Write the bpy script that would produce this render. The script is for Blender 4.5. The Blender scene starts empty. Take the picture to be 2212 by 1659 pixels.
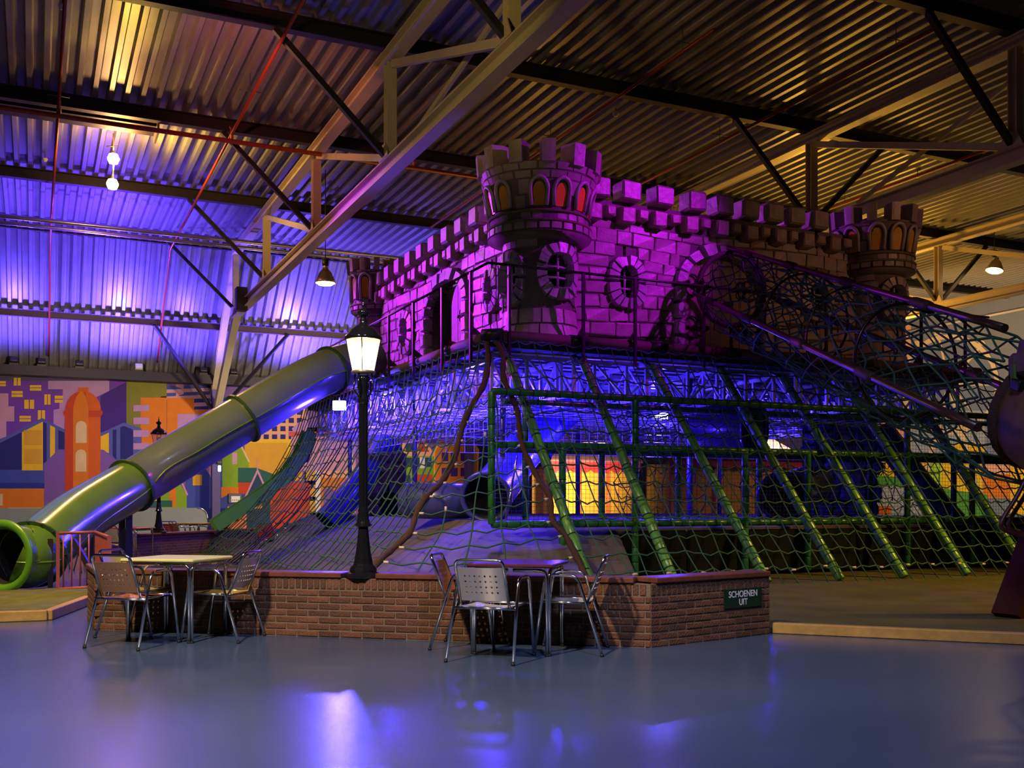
import bpy, math, random
from mathutils import Vector, Matrix
random.seed(11)
V = Vector
SC = bpy.context.scene
COL = SC.collection

# ------------------------------------------------------------------ camera
CAM_H, YAW, FPX, HOR, CX = 1.22, math.radians(25.03), 2212.0, 1090.0, 1106.0
cd = bpy.data.cameras.new('camera')
cd.sensor_width = 36.0; cd.sensor_fit = 'HORIZONTAL'; cd.lens = 36.0
cd.shift_y = (HOR - 829.5) / 2212.0
cd.clip_end = 300.0
cam = bpy.data.objects.new('camera', cd)
cam.location = (0, 0, CAM_H); cam.rotation_euler = (math.pi/2, 0, -YAW)
COL.objects.link(cam); SC.camera = cam

# ------------------------------------------------------------------ world and exposure
SC.view_settings.view_transform = 'Standard'; SC.view_settings.look = 'None'
SC.view_settings.gamma = 1.0; SC.view_settings.use_curve_mapping = False
SC.view_settings.exposure = 0.45
cy = SC.cycles
cy.max_bounces = 5; cy.diffuse_bounces = 3; cy.glossy_bounces = 3; cy.transmission_bounces = 3; cy.transparent_max_bounces = 6
cy.caustics_reflective = False; cy.caustics_refractive = False; cy.adaptive_threshold = .08
w = bpy.data.worlds.new('hall_air'); SC.world = w; w.use_nodes = True
w.node_tree.nodes['Background'].inputs[0].default_value = (0.10, 0.08, 0.12, 1)
w.node_tree.nodes['Background'].inputs[1].default_value = 0.02

# ------------------------------------------------------------------ stage lights of the hall
def lamp(kind, name, loc, energy, col, size=0.15, target=None, cone=60, blend=0.4):
    ld = bpy.data.lights.new(name, kind)
    ld.energy = energy; ld.color = col; ld.shadow_soft_size = size
    if kind == 'SPOT':
        ld.spot_size = math.radians(cone); ld.spot_blend = blend
    o = bpy.data.objects.new(name, ld); o.location = loc; COL.objects.link(o)
    if target is not None:
        o.rotation_euler = (V(target) - V(loc)).to_track_quat('-Z', 'Y').to_euler()
    return o
MAG = (0.62, 0.05, 1.0); VIO = (0.16, 0.06, 1.0); BLU = (0.07, 0.04, 1.0); AMB = (1.0, 0.48, 0.045); WRM = (1.0, 0.70, 0.40)
MG = (0.58, 0.010, 0.90)
lamp('SPOT', 'magenta_spot_left', (1.0, 29.0, 7.6), 5600, (0.52, 0.015, 1.0), .12, (7.6, 19.6, 5.2), 33, .5)
lamp('SPOT', 'magenta_spot_right', (13.6, 9.4, 9.3), 2500, MG, .1, (8.3, 15.2, 5.0), 38, .9)
lamp('SPOT', 'violet_spot_rear', (20.5, 20.0, 9.2), 700, (0.50, 0.05, 1.0), .1, (15.7, 15.2, 5.6), 16, .5)
# blue lamps washing the sloping roof edge from the wall-top beam
for (x, e) in ((-4.0, 700), (-.6, 700), (2.9, 1500), (5.2, 500), (9.2, 1500), (14.0, 500)):
    lamp('SPOT', 'blue_roof_wash', (x, 38.3, 6.0), e*1.7, (0.13, 0.065, 1.0), .15, (x, 38.6, 10.2), 150, .6)
lamp('SPOT', 'blue_roof_wash.010', (1.8, 33.2, 7.6), 1500, (0.13, 0.03, 1.0), .2, (1.5, 33.3, 10.3), 150, .9)
# amber lamps under the right-hand roof
for (x, y, z, e) in ((24, 27.5, 5.6, 1000), (20.5, 21, 6.2, 170), (31, 30, 5.6, 950), (13.5, 27.2, 5.8, 130), (25, 17, 6.4, 150)):
    lamp('SPOT', 'amber_roof_wash', (x, y, z), e, AMB, .3, (x, y, 10), 175, .5)
lamp('SPOT', 'rose_roof_spot', (2.0, 18.0, 8.2), 520, (1.0, 0.25, 0.16), .1, (4.9, 22.0, 10.4), 70, .9)
lamp('SPOT', 'yellow_roof_fill', (1.9, 23.2, 8.8), 130, (1.0, 0.60, 0.06), .08, (1.0, 20.6, 10.4), 75, .7)
lamp('SPOT', 'yellow_roof_fill.001', (2.1, 26.6, 9.5), 420, (1.0, 0.62, 0.05), .08, (5.6, 27.6, 10.5), 100, .9)  # added beside the bulbs to yellow the roof bay to their right
# ordinary hall lamps over the floor where the photographer stands, then added fill lights
lamp('SPOT', 'warm_hall_lamp', (-3.0, 3.4, 8.5), 3600, (1.0, .76, .50), .25, (1.6, 8.2, 0.3), 62, .8)
lamp('SPOT', 'amber_hall_lamp', (18.0, 5.0, 8.5), 4200, (1.0, .56, .10), .25, (12.4, 9.6, 0.0), 54, .8)
lamp('SPOT', 'cool_hall_lamp', (2.0, 1.0, 9.0), 1700, (.50, .56, 1.0), .6, (2.4, 6.0, 0), 100, .9)
lamp('SPOT', 'warm_slide_fill', (-3.0, 12.5, 9.2), 3600, (1.0, .62, .20), .2, (1.0, 16.4, 1.8), 74, .8)  # added light for the slide's warm rim and the small turf patch
lamp('SPOT', 'olive_truss_fill', (0.5, 8.5, 6.4), 480, (1.0, .68, .15), .2, (6.0, 15.5, 9.3), 46, .9)  # added light for the camera side of the left truss
lamp('SPOT', 'russet_wall_fill', (16.5, 6.5, 7.6), 240, (1.0, .42, .20), .2, (14.6, 15.2, 5.4), 46, .9)  # added dim light so the right wall and tower show brown
lamp('SPOT', 'blue_corner_fill', (6.6, 14.9, 3.4), 1100, (.06, .02, 1.0), .1, (5.4, 13.0, .4), 80, .8)  # added light, makes up for the weak floodlight on the carpet mound
lamp('SPOT', 'blue_slide_fill', (5.4, 19.5, 2.6), 900, (.05, .02, 1.0), .15, (2.6, 18.2, 3.2), 110, .8)  # added light that turns the upper slide blue in the floodlight's stead
# lamps over the far play areas behind the castle
for (x, y, z, e, tx, ty) in ((1.5, 32.5, 5.2, 720, 1.0, 41), (9.0, 33.0, 5.4, 850, 9, 41), (15.0, 25.5, 2.3, 2600, 14.5, 30), (24.0, 30.0, 4.2, 4200, 37, 33), (11.5, 26.8, 2.3, 560, 11, 30)):
    lamp('SPOT', 'far_play_area_lamp', (x, y, z), e, (1.0, .76, .48), .3, (tx, ty, 2.4), 110, .8)

# ------------------------------------------------------------------ measuring helpers (ray from the camera meets a plane of the hall)
_R = V((math.cos(YAW), -math.sin(YAW), 0)); _F = V((math.sin(YAW), math.cos(YAW), 0)); _C = V((0, 0, CAM_H))
def ray(px, py): return _R*((px-CX)/FPX) + _F + V((0, 0, (HOR-py)/FPX))
def atz(px, py, z): return _C + ray(px, py)*z
def atX(px, py, X): d = ray(px, py); return _C + d*(X/d.x)
def atY(px, py, Y): d = ray(px, py); return _C + d*(Y/d.y)
def atH(px, py, H=0.0): d = ray(px, py); return _C + d*((H-CAM_H)/d.z)
def camxy(x, z, h=0.0): return _R*x + _F*z + V((0, 0, h))

# ------------------------------------------------------------------ materials
MATS = {}
def mat(name, col, rough=.5, metal=0., var=0., vscale=6., bump=0., bscale=40., rnd=0., spec=.5, emit=0., ecol=None, alpha=1., trans=0., coat=0.):
    if name in MATS: return MATS[name]
    m = bpy.data.materials.new(name); m.use_nodes = True
    nt = m.node_tree; b = nt.nodes['Principled BSDF']
    c4 = (col[0], col[1], col[2], 1)
    b.inputs['Base Color'].default_value = c4
    b.inputs['Roughness'].default_value = rough; b.inputs['Metallic'].default_value = metal
    b.inputs['Specular IOR Level'].default_value = spec
    b.inputs['Coat Weight'].default_value = coat
    if trans: b.inputs['Transmission Weight'].default_value = trans
    if emit:
        b.inputs['Emission Color'].default_value = (ecol or col) + (1,) if len(ecol or col) == 3 else (ecol or col)
        b.inputs['Emission Strength'].default_value = emit
    tc = None
    if var or bump:
        tc = nt.nodes.new('ShaderNodeTexCoord')
    src = None
    if var:
        n = nt.nodes.new('ShaderNodeTexNoise'); n.inputs['Scale'].default_value = vscale; n.inputs['Detail'].default_value = 4
        nt.links.new(tc.outputs['Object'], n.inputs['Vector'])
        r = nt.nodes.new('ShaderNodeMapRange'); r.inputs['From Min'].default_value = .25; r.inputs['From Max'].default_value = .75
        r.inputs['To Min'].default_value = 1-var; r.inputs['To Max'].default_value = 1+var
        nt.links.new(n.outputs['Fac'], r.inputs['Value']); src = r.outputs['Result']
    if rnd:
        oi = nt.nodes.new('ShaderNodeObjectInfo')
        r2 = nt.nodes.new('ShaderNodeMapRange'); r2.inputs['To Min'].default_value = 1-rnd; r2.inputs['To Max'].default_value = 1+rnd
        nt.links.new(oi.outputs['Random'], r2.inputs['Value'])
        if src is None: src = r2.outputs['Result']
        else:
            mu = nt.nodes.new('ShaderNodeMath'); mu.operation = 'MULTIPLY'
            nt.links.new(src, mu.inputs[0]); nt.links.new(r2.outputs['Result'], mu.inputs[1]); src = mu.outputs[0]
    if src is not None:
        vm = nt.nodes.new('ShaderNodeVectorMath'); vm.operation = 'SCALE'
        vm.inputs[0].default_value = col[:3]; nt.links.new(src, vm.inputs['Scale'])
        nt.links.new(vm.outputs['Vector'], b.inputs['Base Color'])
    if bump:
        n = nt.nodes.new('ShaderNodeTexNoise'); n.inputs['Scale'].default_value = bscale; n.inputs['Detail'].default_value = 3
        nt.links.new(tc.outputs['Object'], n.inputs['Vector'])
        bp = nt.nodes.new('ShaderNodeBump'); bp.inputs['Strength'].default_value = bump; bp.inputs['Distance'].default_value = .02
        nt.links.new(n.outputs['Fac'], bp.inputs['Height']); nt.links.new(bp.outputs['Normal'], b.inputs['Normal'])
    MATS[name] = m
    return m

# ------------------------------------------------------------------ mesh builder
class MB:
    def __init__(s): s.v = []; s.f = []; s.mi = []; s.sm = []
    def add(s, vs, fs, m=0, smooth=False):
        o = len(s.v); s.v += [V(p) for p in vs]
        s.f += [tuple(i+o for i in f) for f in fs]; s.mi += [m]*len(fs); s.sm += [smooth]*len(fs)
        return s
    def box(s, c, size, rot=None, m=0):
        hx, hy, hz = size[0]/2, size[1]/2, size[2]/2; c = V(c)
        vs = [V((x, y, z)) for z in (-hz, hz) for y in (-hy, hy) for x in (-hx, hx)]
        if rot is not None: vs = [rot @ p for p in vs]
        return s.add([p+c for p in vs], [(0,2,3,1), (4,5,7,6), (0,1,5,4), (2,6,7,3), (0,4,6,2), (1,3,7,5)], m)
    def cbox(s, c, size, b=.01, rot=None, m=0, taper=None):
        """chamfered box; taper = (sx, sz) scale of the outer (-y) face"""
        h = [size[i]/2 for i in range(3)]; c = V(c); b = min(b, min(h)*.6)
        vs = []; idx = {}
        for sx in (-1, 1):
            for sy in (-1, 1):
                for sz in (-1, 1):
                    for ax in range(3):
                        p = [sx*h[0], sy*h[1], sz*h[2]]
                        for k in range(3):
                            if k != ax: p[k] -= (sx, sy, sz)[k]*b
                        p = V(p)
                        if taper and sy < 0: p.x *= taper[0]; p.z *= taper[1]
                        idx[(sx, sy, sz, ax)] = len(vs); vs.append((rot @ p if rot is not None else p)+c)
        fs = []
        for ax in range(3):
            o1, o2 = [k for k in range(3) if k != ax]
            for sg in (-1, 1):
                q = []
                for a, d in ((-1, -1), (1, -1), (1, 1), (-1, 1)):
                    t = [0, 0, 0]; t[ax] = sg; t[o1] = a; t[o2] = d; q.append(idx[(t[0], t[1], t[2], ax)])
                fs.append(tuple(q))
            for a in (-1, 1):
                for d in (-1, 1):
                    q = []
                    for sg, kk in ((-1, o1), (1, o1), (1, o2), (-1, o2)):
                        t = [0, 0, 0]; t[ax] = sg; t[o1] = a; t[o2] = d; q.append(idx[(t[0], t[1], t[2], kk)])
                    fs.append(tuple(q))
        for sx in (-1, 1):
            for sy in (-1, 1):
                for sz in (-1, 1): fs.append(tuple(idx[(sx, sy, sz, a)] for a in range(3)))
        return s.add(vs, fs, m)
    def tube(s, path, r, n=8, closed=False, m=0, cap=True, smooth=True):
        P = [V(p) for p in path]; N = len(P)
        rad = r if isinstance(r, (list, tuple)) else [r]*N
        T = []
        for i in range(N):
            a = P[(i-1) % N] if (closed or i > 0) else P[i]
            b = P[(i+1) % N] if (closed or i < N-1) else P[i]
            t = b-a; T.append(t.normalized() if t.length > 1e-9 else V((0, 0, 1)))
        up = V((0, 0, 1)) if abs(T[0].z) < .9 else V((1, 0, 0))
        u = (up - T[0]*up.dot(T[0])).normalized(); vs = []
        for i in range(N):
            u = u - T[i]*u.dot(T[i])
            u = u.normalized() if u.length > 1e-6 else T[i].orthogonal().normalized()
            w_ = T[i].cross(u)
            for k in range(n):
                a = 2*math.pi*k/n
                vs.append(P[i] + (u*math.cos(a) + w_*math.sin(a))*rad[i])
        fs = []
        for i in range(N if closed else N-1):
            j = (i+1) % N
            for k in range(n):
                l = (k+1) % n; fs.append((i*n+k, i*n+l, j*n+l, j*n+k))
        s.add(vs, fs, m, smooth)
        if cap and not closed:
            o = len(s.v)-len(vs)
            s.f += [tuple(o+k for k in reversed(range(n))), tuple(o+(N-1)*n+k for k in range(n))]; s.mi += [m, m]; s.sm += [False, False]
        return s
    def lathe(s, prof, n=20, c=(0, 0, 0), m=0, a0=0., a1=2*math.pi, smooth=True, rot=None):
        c = V(c); full = abs(a1-a0-2*math.pi) < 1e-6; K = n if full else n+1; vs = []
        for (r, z) in prof:
            for k in range(K):
                a = a0+(a1-a0)*k/n; p = V((r*math.cos(a), r*math.sin(a), z))
                vs.append((rot @ p if rot is not None else p)+c)
        fs = []
        for i in range(len(prof)-1):
            for k in range(n):
                l = (k+1) % K; fs.append((i*K+k, i*K+l, (i+1)*K+l, (i+1)*K+k))
        return s.add(vs, fs, m, smooth)
    def beam(s, p, q, wd, ht, m=0, up=(0, 0, 1)):
        p, q = V(p), V(q); d = (q-p); L = d.length; d.normalize(); up = V(up)
        if abs(d.dot(up)) > .98: up = V((1, 0, 0))
        sd = d.cross(up).normalized(); u = sd.cross(d)
        rot = Matrix((sd, d, u)).transposed()
        return s.box((p+q)/2, (wd, L, ht), rot, m)
    def ibeam(s, p, q, wd, ht, t=.02, m=0, up=(0, 0, 1)):
        p, q = V(p), V(q); d = (q-p).normalized(); u0 = V(up)
        if abs(d.dot(u0)) > .98: u0 = V((1, 0, 0))
        sd = d.cross(u0).normalized(); u = sd.cross(d)
        s.beam(p+u*(ht/2-t/2), q+u*(ht/2-t/2), wd, t, m, u0); s.beam(p-u*(ht/2-t/2), q-u*(ht/2-t/2), wd, t, m, u0)
        return s.beam(p, q, t, ht-2*t, m, u0)
    def prism(s, poly, o, ax, ay, nrm, d, m=0):
        """polygon (2-D points) in the frame o, ax, ay, thickened by d along nrm"""
        o, ax, ay, nrm = V(o), V(ax), V(ay), V(nrm); n = len(poly)
        a = [o+ax*x+ay*y for x, y in poly]; b = [p+nrm*d for p in a]
        fs = [tuple(range(n)), tuple(range(2*n-1, n-1, -1))]
        for i in range(n): j = (i+1) % n; fs.append((i, i+n, j+n, j))
        return s.add(a+b, fs, m)
    def bounds(s):
        xs = [p.x for p in s.v]; ys = [p.y for p in s.v]; zs = [p.z for p in s.v]
        return V(((min(xs)+max(xs))/2, (min(ys)+max(ys))/2, min(zs)))
    def mesh(s, name, mats, org):
        me = bpy.data.meshes.new(name)
        me.from_pydata([tuple(p-org) for p in s.v], [], s.f)
        for mm in (mats if isinstance(mats, (list, tuple)) else [mats]): me.materials.append(mm)
        if any(s.mi): me.polygons.foreach_set('material_index', s.mi)
        me.polygons.foreach_set('use_smooth', s.sm)
        me.update()
        return me
    def build(s, name, mats, parent=None, org=None):
        org = V(org) if org is not None else s.bounds()
        o = bpy.data.objects.new(name, s.mesh(name, mats, org)); COL.objects.link(o)
        if parent is not None: o.parent = parent; o.location = org - wloc(parent)
        else: o.location = org
        return o
def wloc(o):
    p = V(o.location)
    while o.parent is not None: o = o.parent; p = p + V(o.location)
    return p
def tag(o, label=None, cat=None, group=None, kind=None):
    if label: o['label'] = label
    if cat: o['category'] = cat
    if group: o['group'] = group
    if kind: o['kind'] = kind
    return o
def thing(name, label, cat, loc=(0, 0, 0), group=None, kind='thing'):
    o = bpy.data.objects.new(name, None); o.empty_display_size = .2; o.location = loc; COL.objects.link(o); o['kind'] = kind
    return tag(o, label, cat, group)
def inst(src_mesh, name, parent, loc, rot=None, scale=None):
    o = bpy.data.objects.new(name, src_mesh); COL.objects.link(o); o.parent = parent
    o.location = V(loc) - (wloc(parent) if parent else V((0, 0, 0)))
    if rot is not None: o.rotation_euler = rot
    if scale is not None: o.scale = scale
    return o
def children(o): return [c for c in o.children]
def copy_tree(o, parent=None):
    c = o.copy(); COL.objects.link(c); c.parent = parent
    for ch in children(o): copy_tree(ch, c)
    return c
def arc(c, r, a0, a1, n, ax, ay):
    c, ax, ay = V(c), V(ax), V(ay)
    return [c + ax*(r*math.cos(a0+(a1-a0)*i/n)) + ay*(r*math.sin(a0+(a1-a0)*i/n)) for i in range(n+1)]
def lerp(a, b, t): return a + (b-a)*t
X3, Y3, Z3 = V((1, 0, 0)), V((0, 1, 0)), V((0, 0, 1))
def rz(a): return Matrix.Rotation(a, 3, 'Z')
# ================================================================== the hall
FT = 0.05                                   # turf thickness
def floor_mat():
    m = bpy.data.materials.new('blue_grey_epoxy'); m.use_nodes = True; nt = m.node_tree; b = nt.nodes['Principled BSDF']
    tc = nt.nodes.new('ShaderNodeTexCoord')
    n = nt.nodes.new('ShaderNodeTexNoise'); n.inputs['Scale'].default_value = .7; n.inputs['Detail'].default_value = 5
    nt.links.new(tc.outputs['Object'], n.inputs['Vector'])
    cr = nt.nodes.new('ShaderNodeValToRGB'); cr.color_ramp.elements[0].color = (.052, .082, .145, 1); cr.color_ramp.elements[1].color = (.066, .102, .175, 1)
    cr.color_ramp.elements[0].position = .35; cr.color_ramp.elements[1].position = .7
    nt.links.new(n.outputs['Fac'], cr.inputs['Fac']); nt.links.new(cr.outputs['Color'], b.inputs['Base Color'])
    mp = nt.nodes.new('ShaderNodeMapRange'); mp.inputs['To Min'].default_value = .21; mp.inputs['To Max'].default_value = .27
    n2 = nt.nodes.new('ShaderNodeTexNoise'); n2.inputs['Scale'].default_value = 1.6; n2.inputs['Detail'].default_value = 2
    nt.links.new(tc.outputs['Object'], n2.inputs['Vector']); nt.links.new(n2.outputs['Fac'], mp.inputs['Value']); nt.links.new(mp.outputs['Result'], b.inputs['Roughness'])
    n3 = nt.nodes.new('ShaderNodeTexNoise'); n3.inputs['Scale'].default_value = 160; nt.links.new(tc.outputs['Object'], n3.inputs['Vector'])
    bp = nt.nodes.new('ShaderNodeBump'); bp.inputs['Strength'].default_value = .03; bp.inputs['Distance'].default_value = .005
    nt.links.new(n3.outputs['Fac'], bp.inputs['Height']); nt.links.new(bp.outputs['Normal'], b.inputs['Normal'])
    b.inputs['Specular IOR Level'].default_value = .6
    return m
RX0, RX1, RY0, RY1 = -14.0, 37.8, -12.0, 41.0
tag(MB().box(((RX0+RX1)/2, (RY0+RY1)/2, -.1), (RX1-RX0, RY1-RY0, .2)).build('floor', floor_mat()), kind='structure')

steel = mat('roof_sheet_steel', (.20, .20, .21), .38, .15, var=.10, vscale=3)
RH = 10.36                                   # underside of the roof sheets
def corr(p0, p1, nrm, x0, x1, pitch=.33, h=.11):
    b = MB(); vs = []; k = int((x1-x0)/pitch)
    prof = []
    for i in range(k):
        xx = x0+i*pitch
        prof += [(xx, 0), (xx+pitch*.30, 0), (xx+pitch*.42, h), (xx+pitch*.88, h)]
    n = len(prof)
    for base in (p0, p1):
        for (xx, hh) in prof: vs.append(V((xx, base[0], base[1])) + V(nrm)*hh)
    b.add(vs, [(i, i+n, i+n+1, i+1) for i in range(n-1)])
    return b
tag(corr((RY0, RH), (36.3, RH), (0, 0, 1), RX0, RX1).build('ceiling', steel), kind='structure')
sl = V((0, 41.05-36.2, 5.95-10.30)).normalized(); sn = V((0, -sl.z, sl.y))
tag(corr((36.1, 10.42), (41.05, 5.98), sn, RX0, RX1).build('ceiling_slope', steel), kind='structure')

wallp = mat('painted_wall', (.055, .045, .12), .7, var=.06, vscale=1.5)
dark_wall = mat('dark_hall_wall', (.10, .09, .11), .8)
tag(MB().box(((RX0+RX1)/2, RY1+.1, 3.0), (RX1-RX0, .2, 6.1)).build('wall_back', wallp), kind='structure')
tag(MB().box((RX1+.1, (RY0+RY1)/2, 5.3), (.2, RY1-RY0, 10.6)).build('wall_right', mat('slate_blue_wall', (.16, .18, .24), .75, var=.1, vscale=.8)), kind='structure')
tag(MB().box((RX0-.1, (RY0+RY1)/2, 5.3), (.2, RY1-RY0, 10.6)).build('wall_left', dark_wall), kind='structure')
tag(MB().box(((RX0+RX1)/2, RY0-.1, 5.3), (RX1-RX0, .2, 10.6)).build('wall_front', dark_wall), kind='structure')

# ------------------------------------------------------------------ roof beams
blackpaint = mat('black_roof_paint', (.012, .011, .016), .55)
PY = [36.5, 30.8, 24.9, 19.1, 13.5, 7.8]
pl = ['dark roof beam nearest the sloping blue-lit roof edge', 'second dark roof beam out from the sloping blue-lit edge',
      'dark roof beam just above the orange-red sprinkler pipe', 'long dark roof beam crossing above the castle corner tower',
      'dark roof beam in the top right corner of the view', 'dark roof beam closest overhead of the camera']
for y, l in zip(PY[:5], pl):
    tag(MB().ibeam((RX0, y, RH-.15), (RX1, y, RH-.15), .20, .30, .025).build('roof_beam', blackpaint), l, 'roof beam', 'dark roof beams')
tag(MB().ibeam((RX0, 38.72, 7.75), (RX1, 38.72, 7.75), .16, .24, .02).build('roof_beam', mat('brown_purlin', (.10, .07, .07), .5)),
    'brown roof beam halfway up the blue-lit sloping sheets', 'roof beam', 'dark roof beams')
tag(MB().box(((RX0+RX1)/2, 40.58, 6.0), (RX1-RX0, .68, .34)).build('roof_beam', blackpaint),
    'black box beam along the top of the painted mural wall', 'roof beam', 'dark roof beams')

# ------------------------------------------------------------------ trusses
cream = mat('cream_steel_paint', (.55, .48, .36), .45, var=.06, vscale=2)
TX = [6.3, 16.8, 27.3]
NODES = [36.0, 30.8, 24.9, 19.1, 13.5, 7.8, 2.1, -3.6, -10]
HL, HU = 7.80, 9.94
tl = ['cream steel roof truss running from the mural wall over the left of the castle',
      'cream steel roof truss rising behind the castle wall and right tower',
      'yellow-lit cream roof truss farthest right beside the bell lamp']
for X, l in zip(TX, tl):
    t = thing('roof_truss', l, 'truss', (X, 36.0, HL), 'cream roof trusses', 'structure')
    MB().ibeam((X, -10, HL), (X, 36.1, HL), .26, .30, .03).build('lower_chord', cream, t)
    MB().ibeam((X, -10, HU), (X, 36.1, HU), .26, .26, .03).build('upper_chord', cream, t)
    for i, y in enumerate(NODES[1:-1]):
        MB().ibeam((X, y, HL+.15), (X, y, HU-.13), .20, .20, .02, up=(0, 1, 0)).build('post', cream, t)
        g = MB().prism([(-.28, .14), (.28, .14), (.14, .42), (-.14, .42)], (X-.15, y, HL), Y3, Z3, X3, .02)
        g.build('gusset_plate', cream, t)
    for i in range(1, len(NODES)-2):
        a, b_ = NODES[i], NODES[i+1]
        MB().beam((X, a-.2, HU-.2), (X, b_+.25, HL+.25), .10, .14).build('diagonal', cream, t)
    # raking end frame down to the column
    MB().ibeam((X, 35.7, HL), (X, 40.2, 4.7), .24, .30, .03).build('knee_strut', cream, t)
    MB().ibeam((X, 36.0, HU), (X, 40.9, 5.4), .22, .26, .03).build('raking_chord', cream, t)
    MB().ibeam((X, 36.0, HL+.15), (X, 36.0, HU-.1), .18, .2, .02, up=(0, 1, 0)).build('post', cream, t)
    for y in NODES[:-2]:
        for sgn in (-1, 1):
            if sgn > 0 and X == TX[0] and y < 30 : continue
            MB().beam((X+sgn*2.25, y, RH-.30), (X+sgn*.12, y, HL+.22), .11, .11).build('brace', blackpaint, t)
    for sgn in (-1, 1):
        MB().beam((X+sgn*2.4, 38.6, 7.65), (X+sgn*.12, 40.1, 4.8), .11, .11).build('brace', blackpaint, t)
    # slim wind bracing rod
    MB().beam((X, 17.6, HL+.2), (X+.9, 13.2, HU+.1), .06, .09).build('bracing_angle', cream, t)
colb = mat('column_violet_paint', (.07, .05, .22), .5)
for X, l in zip(TX, ['violet-painted steel column standing against the left mural', 'violet-painted steel column behind the castle play frame', 'violet-painted steel column at the far right mural']):
    tag(MB().ibeam((X, 40.3, 0), (X, 40.3, 5.6), .30, .34, .03, up=(0, 1, 0)).build('steel_column', colb), l, 'column', 'columns along the mural wall')

# ------------------------------------------------------------------ pipes under the roof
redp = mat('red_sprinkler_paint', (.34, .05, .02), .35, .2)
galv = mat('galvanised_pipe', (.55, .52, .50), .28, .9)
t = thing('sprinkler_main', 'orange-red sprinkler main pipe crossing the left roof bays', 'pipe', (0, 24.2, 9.6))
MB().tube([(RX0, 24.2, 9.62), (12.5, 24.2, 9.62)], .055, 10).build('pipe', redp, t)
for x in (-4, .5, 4.15, 8.6):
    MB().tube([(x, 24.2, 9.62), (x, 24.2, 9.90), (x, 24.35, 10.0)], .035, 8).build('riser', redp, t)
for k, (x, y0, y1, z, l) in enumerate(((.48, 12, 40, 9.8, 'red sprinkler branch pipe hanging at the far left of the roof'), (4.15, 10, 39, 9.8, 'red sprinkler branch pipe between the bright bulbs and the left truss'),
        (11.2, 15.3, 30, 9.85, 'red sprinkler branch pipe ending over the castle tower'), (14.8, 13.5, 34, 9.85, 'red sprinkler branch pipe over the castle front wall'),
        (21.0, 16, 36, 9.85, 'red sprinkler branch pipe between the two right trusses'))):
    t = thing('sprinkler_branch', l, 'pipe', (x, y0, z), 'sprinkler branch pipes')
    MB().tube([(x, y0, z), (x, min(y1, 36), z)] + ([(x, 40.0, z-3.3)] if y1 > 36 else []), .035, 8).build('pipe', redp, t)
    for yy in (y0+1, y0+6.5, y0+12):
        h = MB().tube([(x, yy, z), (x, yy, RH)], .008, 5); h.tube([(x-.22, yy, z+.18), (x+.22, yy, z+.18)], .01, 5)
        h.build('hanger', mat('dull_rod', (.12, .11, .12), .5, .6), t)
t = thing('heating_pipe_pair', 'pair of shiny galvanised pipes under the blue-lit roof', 'pipe', (0, 33, 9.5))
MB().tube([(RX0, 33.0, 9.55), (16, 33.0, 9.55)], .07, 10).build('pipe', galv, t)
MB().tube([(RX0, 33.0, 9.36), (16, 33.0, 9.36)], .06, 10).build('pipe', galv, t)
t = thing('cable_tray', 'dark box duct hanging under the roof at far left', 'duct', (-3, 25.2, 9.6))
MB().box((-3.6, 25.5, 10.14), (12.4, .7, .2)).build('duct', blackpaint, t)
MB().box((2.62, 25.4, 10.05), (.05, .8, .4)).build('end_plate', mat('dull_yellow_plate', (.35, .30, .14), .5, .5), t)

# ------------------------------------------------------------------ lamps of the hall
def emit_mat(name, col, s): return mat(name, col, .5, emit=s, ecol=col)
# two bare bulbs on one drop rod
lampm = mat('lamp_housing', (.05, .05, .05), .4, .5)
for k, (py, l) in enumerate(((343, 'upper of two bright orange bulbs hanging under the roof'), (398, 'lower of two bright orange bulbs hanging under the roof'))):
    p = atY(245-2*k, py, 27.0)
    t = thing('halogen_lamp', l, 'lamp', p, 'bright orange bulbs')
    MB().lathe([(0, .14), (.10, .11), (.145, 0), (.10, -.11), (0, -.14)], 14, p).build('bulb', emit_mat('halogen_glow', (1.0, .55, .25), 90), t)
    MB().lathe([(.03, .2), (.05, .12), (.06, .06)], 10, p).build('socket', lampm, t)
    r = MB().tube([p+V((0, 0, .15)), V((p.x, p.y, RH)) if k == 0 else p+V((.03, 0, .5))], .018, 6); r.build('drop_rod', mat('warm_brass_rod', (.5, .4, .2), .3, .8), t)
    if k == 0: MB().tube([p+V((-.16, 0, .28)), p+V((.12, 0, .33))], .014, 6).build('cross_arm', lampm, t)
    lamp('POINT', 'halogen_light', p+V((.0, -.05, -.02)) + V((.2, -.2, 0)), 110 if k == 0 else 110, (1.0, .45, .10), .1)
def bell_lamp(p, l, e, col, tilt=0, K=1.3):
    t = thing('bell_pendant_lamp', l, 'lamp', p, 'bell-shaped hall lamps')
    R_ = Matrix.Rotation(tilt, 3, 'Y')
    MB().lathe([(r_*K, z_*K) for r_, z_ in [(.05, .36), (.06, .30), (.13, .22), (.20, .06), (.22, 0), (.21, .0), (.19, .06), (.12, .20), (.0, .24)]], 20, p, rot=R_).build('shade', mat('lamp_shade_alu', (.7, .6, .4), .35, .6), t)
    MB().lathe([(r_*K, z_*K) for r_, z_ in [(0, .13), (.15, .10), (.195, .02), (.15, -.03), (0, -.05)]], 20, p, rot=R_).build('glowing_disc', emit_mat('bell_glow_%s' % l[:4], col, 22), t)
    MB().lathe([(r_*K, z_*K) for r_, z_ in [(.0, .52), (.07, .52), (.07, .38), (.05, .36)]], 12, p).build('socket', lampm, t)
    MB().tube([p+V((0, 0, .5)), V((p.x, p.y, RH))], .012, 6).build('cable', lampm, t)
    lamp('SPOT', 'bell_light', p+V((0, 0, -.12)), e, (1.0, .62, .30), .18, p+V((0, 0, -3)), 130, .6)
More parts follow.
